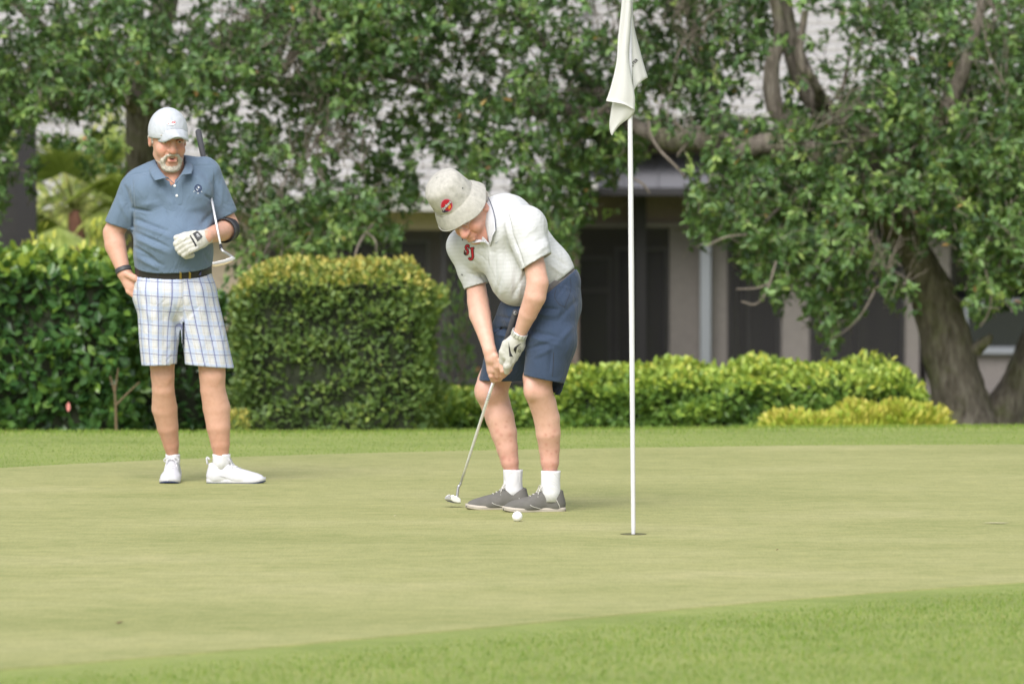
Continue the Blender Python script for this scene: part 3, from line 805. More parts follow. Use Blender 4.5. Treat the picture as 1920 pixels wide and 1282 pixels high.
shrub_row('shrub', '', [('yellow green low shrub at the foot of the bright hedge, leftmost of three', 1515, 782, 40.6, .42, .3), ('yellow tipped low shrub in the middle of three before the oak trunk', 1615, 768, 40.7, .46, .3), ('yellow tipped low shrub right against the oak trunk', 1690, 756, 40.7, .32, .3)], M_YELLOW, (.04, .07), per=3200, tone=.62, group='yellow shrubs by the oak')
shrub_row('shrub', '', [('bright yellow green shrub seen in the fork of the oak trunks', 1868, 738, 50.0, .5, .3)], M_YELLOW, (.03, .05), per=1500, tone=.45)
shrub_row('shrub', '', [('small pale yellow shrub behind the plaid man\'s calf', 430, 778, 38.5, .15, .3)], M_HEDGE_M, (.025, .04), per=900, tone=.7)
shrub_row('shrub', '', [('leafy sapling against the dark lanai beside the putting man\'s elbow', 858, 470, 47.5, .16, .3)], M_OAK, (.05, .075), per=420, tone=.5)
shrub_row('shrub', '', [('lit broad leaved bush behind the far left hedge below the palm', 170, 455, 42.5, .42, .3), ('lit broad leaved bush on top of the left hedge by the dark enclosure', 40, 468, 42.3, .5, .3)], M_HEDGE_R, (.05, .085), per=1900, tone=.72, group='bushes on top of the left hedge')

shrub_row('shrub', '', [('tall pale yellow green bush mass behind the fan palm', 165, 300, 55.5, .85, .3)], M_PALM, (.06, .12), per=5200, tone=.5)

# dry stems and a pink leaf in front of the left hedges
dry = empty('dry_stems', P(215, 812, 38.9), 'bare dry forked stems standing before the dark left hedge', 'stems')
for ctrl in ([(218, 815, 38.9, 2.6), (217, 770, 38.9, 2.4), (215, 735, 38.9, 2), (206, 705, 38.9, 1.4)], [(217, 760, 38.9, 2), (238, 738, 38.9, 1.6), (262, 716, 38.9, 1.2)], [(215, 735, 38.9, 1.8), (222, 690, 38.9, 1.2)]):
    m = MB(); limb(m, ctrl, 12, 6, .05, 2); adopt(m.build('stem', simple('dry_stem', (0.15, 0.105, 0.06), .9), None, True), dry)
M_PINK = simple('pink_leaf', (0.55, 0.20, 0.17), .5)
me = unit_leaf('leaf', .07, .028, M_PINK, 0); o = link('pink_leaf', me); o.matrix_world = Matrix.Translation(P(128, 772, 39.25)) @ Matrix.Rotation(math.radians(80), 4, 'X')
tag(o, 'single pink leaf on the dark left hedge low down', 'leaf')

# ---- palm behind the left hedge
palm = empty('palm_tree', P(140, 800, 52), 'yellow green fan palm behind the left hedge', 'palm')
m = MB(); limb(m, [(150, 800, 52, 20), (146, 520, 52, 20), (143, 440, 52, 17), (138, 395, 52, 10)], 18, 10, .06, 3); adopt(m.build('trunk', simple('palm_trunk', (0.16, 0.075, 0.05), .95, var=.3, scale=8, bump=.5, bscale=15), None, True), palm)
top = P(138, 392, 52)
for k in range(22):
    az = k / 22 * 6.283 + RNG.normal(0, .15); el = RNG.uniform(-.45, 1.15); L = RNG.uniform(.38, .62)
    dv = np.array([math.cos(az) * math.cos(el), math.sin(az) * math.cos(el) * .8, math.sin(el)]); end = top + dv * L
    m = MB(); m.tube([top, top + dv * L * .5 + [0, 0, .03], end], [.012, .009, .006], 5); fr = adopt(m.build('frond', simple('frond_stalk', (0.20, 0.22, 0.06), .6) if k == 0 else bpy.data.materials['frond_stalk'], None, True), palm)
    nl = 26; fan = np.linspace(-1.45, 1.45, nl); side = np.cross(dv, [0, 0, 1]); side /= np.linalg.norm(side) + 1e-6
    A = np.cos(fan)[:, None] * dv + np.sin(fan)[:, None] * side + np.array([0, 0, -.25]) * np.abs(np.sin(fan))[:, None] - np.array([0, 0, .2])
    o = leaves('blades', np.repeat(end[None], nl, 0), A, np.repeat(np.cross(side, dv)[None], nl, 0) + rand_dirs(nl) * .2, RNG.uniform(.34, .55, nl), np.full(nl, .035), np.clip(.45 + .2 * RNG.normal() + RNG.normal(0, .15, nl), 0, 1), M_PALM, None, None)
    child(o, fr)
# ================================================================== PEOPLE: signed-distance modelling kit
class Vox:
    """Field of signed distances on a grid; shapes are blended in, then skinned as one continuous mesh."""
    def __init__(s, lo, hi, h):
        s.lo = np.array(lo, float); s.h = h
        s.n = np.ceil((np.array(hi) - s.lo) / h).astype(int) + 1
        s.f = np.full(tuple(s.n), 0.08, np.float32)
    def _win(s, lo, hi):
        a = np.clip(np.floor((lo - s.lo) / s.h).astype(int), 0, s.n - 1); b = np.clip(np.ceil((hi - s.lo) / s.h).astype(int) + 1, 1, s.n)
        if np.any(b <= a): return None, None
        ax = [(s.lo[i] + s.h * np.arange(a[i], b[i])).astype(np.float32) for i in range(3)]
        return (slice(a[0], b[0]), slice(a[1], b[1]), slice(a[2], b[2])), np.stack(np.meshgrid(*ax, indexing='ij'), -1)
    def _apply(s, sl, d, k, op):
        f = s.f[sl]
        if op == 'add':
            if k <= 0: r = np.minimum(f, d)
            else:
                t = np.clip(0.5 + 0.5 * (f - d) / k, 0, 1); r = f * (1 - t) + d * t - k * t * (1 - t)
        elif op == 'sub':
            if k <= 0: r = np.maximum(f, -d)
            else:
                t = np.clip(0.5 - 0.5 * (f + d) / k, 0, 1); r = f * (1 - t) - d * t + k * t * (1 - t)
        s.f[sl] = r
    def ell(s, c, r, R=None, k=0.02, op='add'):
        c = np.asarray(c, float); r = np.asarray(r, np.float32) * np.ones(3, np.float32); m = r.max() + k + 2 * s.h
        sl, X = s._win(c - m, c + m)
        if sl is None: return
        q = X - c.astype(np.float32)
        if R is not None: q = q @ np.asarray(R, np.float32).T          # rows of R are the axes
        a = np.linalg.norm(q / r, axis=-1); b = np.linalg.norm(q / (r * r), axis=-1) + 1e-6
        s._apply(sl, a * (a - 1) / b, k, op)
    def cap(s, a, b, ra, rb, k=0.02, op='add', side=(1, 0, 0), depth=None):
        """Tapered limb a->b; ra, rb radii along 'side'; depth = ratio or pair of radii across it."""
        a = np.asarray(a, float); b = np.asarray(b, float)
        if depth is None: da, db = ra, rb
        elif np.isscalar(depth): da, db = ra * depth, rb * depth
        else: da, db = depth
        m = max(ra, rb, da, db) + k + 2 * s.h
        sl, X = s._win(np.minimum(a, b) - m, np.maximum(a, b) + m)
        if sl is None: return
        ab = b - a; L2 = ab @ ab + 1e-9
        q = X - a.astype(np.float32); t = np.clip((q @ ab.astype(np.float32)) / L2, 0, 1)
        q = q - t[..., None] * ab.astype(np.float32)
        ru = ra + (rb - ra) * t
        if da == ra and db == rb:
            s._apply(sl, np.linalg.norm(q, axis=-1) - ru, k, op); return
        ax = ab / math.sqrt(L2); u = np.asarray(side, float); u = u - (u @ ax) * ax; u /= np.linalg.norm(u); v = np.cross(ax, u)
        rv = da + (db - da) * t; rw = np.minimum(ru, rv)
        qu, qv, qw = q @ u.astype(np.float32), q @ v.astype(np.float32), q @ ax.astype(np.float32)
        A = np.sqrt((qu / ru) ** 2 + (qv / rv) ** 2 + (qw / rw) ** 2); B = np.sqrt((qu / ru ** 2) ** 2 + (qv / rv ** 2) ** 2 + (qw / rw ** 2) ** 2) + 1e-6
        s._apply(sl, A * (A - 1) / B, k, op)
    def cut(s, p, nrm):
        """Remove everything on the +normal side of a plane."""
        p = np.asarray(p, float); nrm = np.asarray(nrm, float); nrm = nrm / np.linalg.norm(nrm)
        ax = [s.lo[i] + s.h * np.arange(s.n[i]) - p[i] for i in range(3)]
        d = (ax[0] * nrm[0])[:, None, None] + (ax[1] * nrm[1])[None, :, None] + (ax[2] * nrm[2])[None, None, :]
        s.f = np.maximum(s.f, d.astype(np.float32))
    def cut_local(s, p, nrm, rad):
        """Plane cut that only acts within rad of p (a hem of one sleeve or leg)."""
        p = np.asarray(p, float); nrm = np.asarray(nrm, float); nrm = nrm / np.linalg.norm(nrm)
        sl, X = s._win(p - rad * 1.3, p + rad * 1.3)
        q = X - p.astype(np.float32); d = q @ nrm.astype(np.float32)
        lat = np.linalg.norm(q - d[..., None] * nrm.astype(np.float32), axis=-1)
        s.f[sl] = np.where((lat < rad) & (d > -0.02), np.maximum(s.f[sl], d), s.f[sl])
    def skin(s, smooth=5):
        f, h = s.f, s.h
        S = f < 0
        c = np.zeros(tuple(s.n - 1), np.uint8)
        for i in (0, 1):
            for j in (0, 1):
                for k in (0, 1):
                    c += S[i:s.n[0] - 1 + i, j:s.n[1] - 1 + j, k:s.n[2] - 1 + k]
        act = (c > 0) & (c < 8); idx = np.argwhere(act); ids = np.full(act.shape, -1, np.int32); ids[act] = np.arange(len(idx))
        acc = np.zeros((len(idx), 3)); cnt = np.zeros(len(idx))
        for ax in range(3):
            o1, o2 = [a for a in range(3) if a != ax]
            for i in (0, 1):
                for j in (0, 1):
                    p = idx.copy(); p[:, o1] += i; p[:, o2] += j; q = p.copy(); q[:, ax] += 1
                    a = f[p[:, 0], p[:, 1], p[:, 2]]; b = f[q[:, 0], q[:, 1], q[:, 2]]
                    x = (a < 0) != (b < 0); t = np.where(x, a / np.where(x, a - b, 1), 0)
                    pos = p.astype(float); pos[:, ax] += t; acc[x] += pos[x]; cnt[x] += 1
        V = acc / np.maximum(cnt, 1)[:, None] * h + s.lo
        faces = []
        for ax in range(3):
            o1, o2 = (ax + 1) % 3, (ax + 2) % 3
            A = [slice(None)] * 3; B = [slice(None)] * 3; A[ax] = slice(0, -1); B[ax] = slice(1, None)
            x = S[tuple(A)] != S[tuple(B)]; e = np.argwhere(x)
            e = e[(e[:, o1] > 0) & (e[:, o2] > 0) & (e[:, o1] < s.n[o1] - 1) & (e[:, o2] < s.n[o2] - 1)]
            ins = S[e[:, 0], e[:, 1], e[:, 2]]
            def cid(d1, d2):
                p = e.copy(); p[:, o1] += d1; p[:, o2] += d2; return ids[p[:, 0], p[:, 1], p[:, 2]]
            q = np.stack([cid(-1, -1), cid(0, -1), cid(0, 0), cid(-1, 0)], 1)
            q[~ins] = q[~ins][:, ::-1]; faces.append(q)
        F = np.concatenate(faces); F = F[(F >= 0).all(1)]
        if smooth: V = relax(V, F, smooth)
        return V, F


def relax(V, F, it=2, lam=0.5, mu=-0.52):
    E = np.concatenate([F[:, [0, 1]], F[:, [1, 2]], F[:, [2, 3]], F[:, [3, 0]]]); E = np.concatenate([E, E[:, ::-1]])
    n = len(V); cnt = np.maximum(np.bincount(E[:, 0], minlength=n), 1)
    for _ in range(it):
        for w in (lam, mu):
            avg = np.stack([np.bincount(E[:, 0], weights=V[E[:, 1], k], minlength=n) for k in range(3)], 1) / cnt[:, None]
            V = V + w * (avg - V)
    return V


def vnormals(V, F):
    a = np.cross(V[F[:, 2]] - V[F[:, 0]], V[F[:, 3]] - V[F[:, 1]]); N = np.zeros_like(V)
    for k in range(4):
        for j in range(3): N[:, j] += np.bincount(F[:, k], weights=a[:, j], minlength=len(V))
    return N / (np.linalg.norm(N, axis=1)[:, None] + 1e-12)


def seg_dist(p, a, b):
    a = np.asarray(a, float); b = np.asarray(b, float); ab = b - a; t = np.clip((p - a) @ ab / (ab @ ab + 1e-9), 0, 1)
    return np.linalg.norm(p - a - t[:, None] * ab, axis=1), t


def fold(V, F, folds, scale):
    """Cloth folds: (x0,y0,x1,y1,width px,amp mm) drawn in the front view, moved along the surface normal."""
    N = vnormals(V, F); q = px_of(V); d = np.zeros(len(V)); front = np.clip(-N[:, 1] * 2 + .3, 0, 1)
    for x0, y0, x1, y1, w, a in folds:
        r, t = seg_dist(q, (x0, y0), (x1, y1)); d += a * .001 * np.exp(-(r / w) ** 2) * np.sin(np.clip(t, .02, .98) * math.pi) ** .5
    return V + N * (d * front)[:, None]


def drop_caps(V, F, planes, tol=0.007):
    """Open the hems: delete the flat faces that lie in a cutting plane and trim the edge straight."""
    N = np.cross(V[F[:, 2]] - V[F[:, 0]], V[F[:, 3]] - V[F[:, 1]]); N /= np.linalg.norm(N, axis=1)[:, None] + 1e-12; C = V[F].mean(1)
    keep = np.ones(len(F), bool)
    for p, n, rad in planes:
        n = np.asarray(n, float) / np.linalg.norm(n); q = C - np.asarray(p)
        keep &= ~((np.abs(q @ n) < tol) & (N @ n > 0.45) & (np.linalg.norm(q, axis=1) < rad))
    F = F[keep]
    E = np.sort(np.concatenate([F[:, [0, 1]], F[:, [1, 2]], F[:, [2, 3]], F[:, [3, 0]]]), 1)
    code = E[:, 0].astype(np.int64) * len(V) + E[:, 1]; u, c = np.unique(code, return_counts=True); b = u[c == 1]
    e0, e1 = b // len(V), b % len(V); bv = np.unique(np.concatenate([e0, e1]))
    for p, n, rad in planes:
        n = np.asarray(n, float) / np.linalg.norm(n); q = V[bv] - np.asarray(p); d = q @ n
        s_ = bv[(np.abs(d) < .016) & (np.linalg.norm(q, axis=1) < rad)]
        V[s_] -= ((V[s_] - np.asarray(p)) @ n)[:, None] * n
    for _ in range(4):                                    # even out the hem line
        acc = V.copy(); cnt = np.ones(len(V)); np.add.at(acc, e0, V[e1]); np.add.at(acc, e1, V[e0]); np.add.at(cnt, e0, 1); np.add.at(cnt, e1, 1)
        V[bv] = acc[bv] / cnt[bv][:, None]
    return F


def put(name, V, F, mat, parent, attrs=None, thick=0.0, col=None):
    used = np.unique(F); mp = np.full(len(V), -1); mp[used] = np.arange(len(used)); F = mp[F]; V = V[used]
    me = mesh_np(name, V, F); o = link(name, me, mat, None, True)
    if col is not None:
        at = me.attributes.new('Col', 'FLOAT_COLOR', 'POINT'); c = np.ones((len(V), 4), np.float32); c[:, :3] = col[used]; at.data.foreach_set('color', c.ravel())
    for k, v in (attrs or {}).items():
        at = me.attributes.new(k, 'FLOAT', 'POINT'); at.data.foreach_set('value', v[used].astype(np.float32))
    if thick:
        md = o.modifiers.new('thickness', 'SOLIDIFY'); md.thickness = thick; md.offset = -1
    if parent.type == 'EMPTY': adopt(o, parent)
    else: child(o, parent)
    return o


def bvh(o, ev=False):
    me = o.evaluated_get(bpy.context.evaluated_depsgraph_get()).to_mesh() if ev else o.data; return BVHTree.FromPolygons([v.co.copy() for v in me.vertices], [list(p.vertices) for p in me.polygons])


CAMP = Vector((0, 0, CAM_H))
def cast(tree, px, py, off=0.0015):
    d = Vector(P(px, py, 30.0)) - CAMP; d.normalize(); r = tree.ray_cast(CAMP, d)
    return None if r[0] is None else r[0] - d * off


def appliques(name, tree, V2, F, mat, parent, off=0.0015, dfl=None):
    """Flat sewn or printed mark laid on a surface: V2 in photo pixels."""
    V = []; last = None
    for x, y in V2:
        p = cast(tree, x, y, off)
        if p is None: p = last if last is not None else Vector(P(x, y, dfl or 26))
        last = p; V.append(p)
    me = bpy.data.meshes.new(name); me.from_pydata([tuple(v) for v in V], [], [list(f) for f in F]); me.update()
    o = link(name, me, mat, None, True); child(o, parent); return o


def poly_fill(pts, step=2.0):
    """Triangulated polygon (pixels) with inner points so that it can follow a curved surface."""
    bm = bmesh.new(); vs = [bm.verts.new((x, y, 0)) for x, y in pts]; bm.faces.new(vs)
    bmesh.ops.triangulate(bm, faces=bm.faces[:])
    for _ in range(6):
        long = [e for e in bm.edges if e.calc_length() > step]
        if not long: break
        bmesh.ops.subdivide_edges(bm, edges=long, cuts=1); bmesh.ops.triangulate(bm, faces=bm.faces[:])
    bm.verts.ensure_lookup_table(); bm.verts.index_update()
    V = [(v.co.x, v.co.y) for v in bm.verts]; F = [[v.index for v in f.verts] for f in bm.faces]; bm.free(); return V, F


def stroke(pts, w, closed=False):
    """Polyline of width w as polygon strip in pixels."""
    pts = np.asarray(pts, float)
    if closed: pts = np.concatenate([pts, pts[:1]])
    T = np.gradient(pts, axis=0); T /= np.linalg.norm(T, axis=1)[:, None] + 1e-9; N = np.stack([-T[:, 1], T[:, 0]], 1)
    w = np.broadcast_to(np.asarray(w, float), (len(pts),))[:, None] / 2
    V = np.concatenate([pts + N * w, pts - N * w]); n = len(pts)
    return [tuple(v) for v in V], [[i, i + 1, n + i + 1, n + i] for i in range(n - 1)]


def text_mesh(body, size, offset=0.0, shear=0.0):
    cu = bpy.data.curves.new('lettering', 'FONT'); cu.body = body; cu.size = size; cu.offset = offset * size; cu.shear = shear; cu.align_x = 'CENTER'; cu.align_y = 'CENTER'; cu.resolution_u = 3
    o = bpy.data.objects.new('lettering', cu); COL.objects.link(o)
    dg = bpy.context.evaluated_depsgraph_get(); me = bpy.data.meshes.new_from_object(o.evaluated_get(dg))
    V = [(v.co.x, v.co.y) for v in me.vertices]; F = [list(p.vertices) for p in me.polygons]
    bpy.data.objects.remove(o); bpy.data.curves.remove(cu); return V, F


def lettering(name, tree, body, cx, cy, size, ang, mat, parent, off=0.002, bold=0.0, shear=0.0, sx=1.0):
    V, F = text_mesh(body, size, bold, shear); a = math.radians(ang); ca, sa = math.cos(a), math.sin(a)
    return appliques(name, tree, [(cx + (x * sx) * ca + y * sa, cy + (x * sx) * sa - y * ca) for x, y in V], F, mat, parent, off)


# ---- materials for people
def wrinkle(t, weave, bstr, amt=.45, scale=11):
    """Fine creases over the modelled folds, then the weave."""
    mp = t.mapping((1.0, 1.0, .62), (.3, .2, .5)); nz = t.noise(scale, 3, mp, .55); nz.inputs['Distortion'].default_value = .8
    sb = t.n('ShaderNodeMath', operation='SUBTRACT'); sb.inputs[1].default_value = .5; t.l(nz.outputs[0], sb.inputs[0])
    ab = t.n('ShaderNodeMath', operation='ABSOLUTE'); t.l(sb.outputs[0], ab.inputs[0])
    pw = t.n('ShaderNodeMath', operation='POWER'); pw.inputs[1].default_value = .7; t.l(ab.outputs[0], pw.inputs[0])
    b1 = t.n('ShaderNodeBump'); b1.inputs['Strength'].default_value = amt; b1.inputs['Distance'].default_value = .02; t.l(pw.outputs[0], b1.inputs['Height'])
    b2 = t.n('ShaderNodeBump'); b2.inputs['Strength'].default_value = bstr; b2.inputs['Distance'].default_value = .002; t.l(weave, b2.inputs['Height']); t.l(b1.outputs[0], b2.inputs['Normal'])
    t.l(b2.outputs[0], t.b.inputs['Normal'])


def cloth(name, col, rough=0.9, weave=700, bstr=0.15, var=0.05):
    t = NT(name); t.bsdf(Roughness=rough, Base_Color=col); t.b.inputs['Specular IOR Level'].default_value = 0.2
    t.b.inputs['Sheen Weight'].default_value = 0.15
    v = t.mapping(); n1 = t.noise(weave, 2, v); n2 = t.noise(9, 4, v)
    a = tuple(c * (1 - var) for c in col); b = tuple(min(1, c * (1 + var)) for c in col)
    t.l(t.ramp([(0.3, a), (0.7, b)], n2.outputs[0]).outputs[0], t.b.inputs['Base Color']); wrinkle(t, n1.outputs[0], bstr); return t.m

t = NT('skin'); b = t.bsdf(Roughness=0.5); at = t.n('ShaderNodeAttribute', attribute_name='Col'); v = t.mapping()
nz = t.noise(38, 5, v, 0.65); nz2 = t.noise(300, 3, v)
r = t.ramp([(0.30, (0.93, 0.88, 0.86)), (0.55, (1, 1, 1)), (0.75, (1.05, 1.03, 1.02))], nz.outputs[0])
t.l(t.mix(1.0, at.outputs['Color'], r.outputs[0], 'MULTIPLY'), b.inputs['Base Color'])
b.inputs['Subsurface Weight'].default_value = 0.12; b.inputs['Subsurface Radius'].default_value = (0.012, 0.005, 0.003); b.inputs['Subsurface Scale'].default_value = 1.0
b.inputs['Specular IOR Level'].default_value = 0.35; t.bump(nz2.outputs[0], 0.12, 0.002); M_SKIN = t.m
M_BLUE = cloth('slate_blue_knit', (0.130, 0.185, 0.260))
M_CAPW = cloth('white_cap_cloth', (0.50, 0.53, 0.58))
M_LEATHER = simple('dark_belt_leather', (0.022, 0.020, 0.022), 0.45, bump=.1)
M_BRASS = simple('brass', (0.45, 0.33, 0.12), 0.35, 1.0)
M_STEEL = simple('chrome_steel', (0.86, 0.86, 0.90), 0.28, 0.55)
M_GREYST = simple('satin_steel', (0.50, 0.50, 0.53), 0.38, 0.7)
M_GOLDST = simple('pale_gold_steel', (0.62, 0.52, 0.36), 0.35, 1.0)
M_GRIP = simple('rubber_grip', (0.055, 0.055, 0.062), 0.7, bump=.3, bscale=300)
M_GLOVE = cloth('glove_leather', (0.56, 0.55, 0.51), .6, 300, .2)
M_BLACK = simple('black_cloth', (0.018, 0.018, 0.022), 0.7)
M_CHAR = simple('charcoal_rubber', (0.05, 0.05, 0.056), 0.55)
M_SHOEW = simple('white_shoe', (0.62, 0.62, 0.66), 0.5, bump=.08, bscale=150)
M_NAVY = simple('navy_sole', (0.025, 0.04, 0.13), 0.5)
M_SOCK = cloth('white_sock', (0.70, 0.70, 0.73), .95, 500, .3)
M_BEARD = simple('white_beard', (0.66, 0.60, 0.51), 0.9, var=.2, scale=120, bump=.9, bscale=260)
M_HAIR = simple('grey_hair', (0.50, 0.46, 0.41), 0.9, var=.2, scale=120, bump=.7, bscale=260)
M_BUTTON = simple('pearl_button', (0.85, 0.86, 0.88), 0.25)
M_THREADN = simple('navy_thread', (0.02, 0.03, 0.09), 0.8)
M_THREADW = simple('white_thread', (0.8, 0.8, 0.82), 0.8)
M_THREADR = simple('red_thread', (0.50, 0.012, 0.03), 0.75)
M_THREADO = simple('orange_thread', (0.75, 0.22, 0.03), 0.75)
M_THREADP = simple('pink_thread', (0.62, 0.20, 0.30), 0.75)
M_THREADG = simple('grey_thread', (0.36, 0.38, 0.41), 0.75)
M_THREADK = simple('black_thread', (0.015, 0.015, 0.018), 0.8)
M_EYE = simple('eye', (0.55, 0.53, 0.50), 0.15)
M_IRIS = simple('iris', (0.03, 0.03, 0.035), 0.2)
M_MOUTH = simple('mouth_inside', (0.045, 0.012, 0.012), 0.5)
M_TEETH = simple('teeth', (0.6, 0.56, 0.48), 0.3)

SKIN = np.array([0.63, 0.365, 0.27])


def head(vx, H, X, Fw, U, s, open_mouth=False):
    """Adds a head with face to the field. H centre, X its left, Fw forward, U up, s scale."""
    R = np.stack([X, Fw, U])
    def q(x, f, u): return H + s * (X * x + Fw * f + U * u)
    vx.ell(q(0, -.012, .022), s * np.array([.076, .094, .100]), R, .02)
    vx.ell(q(0, .028, -.050), s * np.array([.064, .068, .078]), R, .03)
    vx.ell(q(0, .066, -.106), s * np.array([.032, .026, .022]), R, .022)
    vx.cap(q(.048, .005, -.072), q(.022, .066, -.108), s * .016, s * .016, .02); vx.cap(q(-.048, .005, -.072), q(-.022, .066, -.108), s * .016, s * .016, .02)
    for g in (-1, 1):
        vx.ell(q(g * .040, .066, -.040), s * np.array([.024, .024, .026]), R, .02)
        vx.ell(q(g * .033, .092, .006), s * np.array([.019, .014, .013]), R, .012, 'sub')
        vx.ell(q(g * .033, .078, .006), s * np.array([.014, .013, .012]), R, .004)
        vx.cap(q(g * .012, .088, .026), q(g * .046, .074, .020), s * .010, s * .007, .014)
        vx.ell(q(g * .016, .099, -.037), s * np.array([.010, .013, .010]), R, .006)
        # ear
        vx.ell(q(g * .078, -.012, -.012), s * np.array([.008, .019, .031]), R, .006)
        vx.ell(q(g * .086, -.008, -.009), s * np.array([.006, .010, .018]), R, .006, 'sub')
        # smile crease
        vx.cap(q(g * .026, .096, -.042), q(g * .037, .082, -.078), s * .0045, s * .004, .006, 'sub')
    vx.cap(q(0, .090, .014), q(0, .112, -.034), s * .010, s * .0145, .012)
    vx.ell(q(0, .112, -.038), s * np.array([.015, .013, .012]), R, .008)
    vx.ell(q(0, .088, -.066), s * np.array([.028, .018, .018]), R, .012)
    if open_mouth:
        vx.ell(q(0, .112, -.072), s * np.array([.021, .022, .0085]), R, .004, 'sub')
        vx.cap(q(-.017, .100, -.083), q(.017, .100, -.083), s * .006, s * .006, .006)
    else:
        vx.cap(q(-.026, .102, -.071), q(.026, .102, -.071), s * .0028, s * .0028, .004, 'sub')
        vx.cap(q(-.015, .100, -.079), q(.015, .100, -.079), s * .006, s * .006, .008)
    return q


def ribbon(mb, G): mb.grid(G)


def lerp_list(pts, n):
    pts = np.asarray(pts, float); return smooth_path(pts, n)


def crisp_path(pts, n):
    """Even steps along a polyline, corners kept (its given points are always hit)."""
    pts = np.asarray(pts, float); m = max(2, n // (len(pts) - 1)); out = []
    for i in range(len(pts) - 1): out += [pts[i] + (pts[i + 1] - pts[i]) * t for t in np.arange(m) / m]
    return np.array(out + [pts[-1]])


def collar_mesh(name, inner, outer, mat, parent, thick=.003, n=40, bulge=.006):
    a, b = crisp_path(inner, n), crisp_path(outer, n); G = []
    k = np.array([.25, .5, .25])
    for _ in range(2): a[1:-1] = a[:-2] * .25 + a[1:-1] * .5 + a[2:] * .25
    ctr = a.mean(0)
    for t in np.linspace(0, 1, 7):
        q = a * (1 - t) + b * t; o = q - ctr; o[:, 2] = abs(o[:, 2]) * .3; o /= np.linalg.norm(o, axis=1)[:, None]
        G.append(q + o * bulge * math.sin(t * math.pi))
    m = MB(); m.grid(np.array(G)); o = m.build(name, mat, None, True); md = o.modifiers.new('thickness', 'SOLIDIFY'); md.thickness = thick; md.offset = 0
    (adopt if parent.type == 'EMPTY' else child)(o, parent); return o


def strip_band(name, C, ax, side, ru, rv, h, mat, parent, thick=.003, n=36, arc=(0, 2 * math.pi), bulge=0.0):
    """Band round an axis (belt, strap, watch)."""
    ax = np.asarray(ax, float) / np.linalg.norm(ax); u = np.asarray(side, float); u = u - (u @ ax) * ax; u /= np.linalg.norm(u); v = np.cross(ax, u)
    th = np.linspace(arc[0], arc[1], n, endpoint=abs(arc[1] - arc[0]) < 6.28); G = []
    for t in np.linspace(-.5, .5, 5):
        e = 1 + bulge * (1 - (2 * t) ** 2); G.append(np.asarray(C) + ax * h * t + np.cos(th)[:, None] * u * ru * e + np.sin(th)[:, None] * v * rv * e)
    m = MB(); m.grid(np.array(G), closed=abs(arc[1] - arc[0]) >= 6.28); o = m.build(name, mat, None, True)
    md = o.modifiers.new('thickness', 'SOLIDIFY'); md.thickness = thick; md.offset = 0
    (adopt if parent.type == 'EMPTY' else child)(o, parent); return o


def finger(vx, pts, r0, r1, k=.004):
    for i in range(len(pts) - 1):
        a = r0 + (r1 - r0) * i / (len(pts) - 1); b = r0 + (r1 - r0) * (i + 1) / (len(pts) - 1); vx.cap(pts[i], pts[i + 1], a, b, k)


def chain(vx, pts, rad, k=.005):
    for i in range(len(pts) - 1): vx.cap(pts[i], pts[i + 1], rad[i], rad[i + 1], k)


def sock(person, c, yaw, L, rings, LL):
    f = np.array([math.cos(yaw), math.sin(yaw), 0]); sd = np.array([-f[1], f[0], 0]); G = []
    base = LL(960, 800, 0); th = np.linspace(0, 2 * math.pi, 29)[:-1]; D = c[1]; u = D / FPX
    for i, (py, w) in enumerate(rings):
        z = P(960, py, D)[2]; w = w * u * 1.06; rs = min(w, .130 * L)
        fold_ = 1 + .02 * np.sin(3 * th + i)
        G.append(np.array([c[0], c[1], z]) + (np.cos(th) * w * fold_)[:, None] * f + (np.sin(th) * rs * fold_)[:, None] * sd)
    m = MB(); m.grid(np.array(G), closed=True); o = m.build('sock', M_SOCK, None, True); md = o.modifiers.new('t', 'SOLIDIFY'); md.thickness = .003; md.offset = 1
    return adopt(o, person)


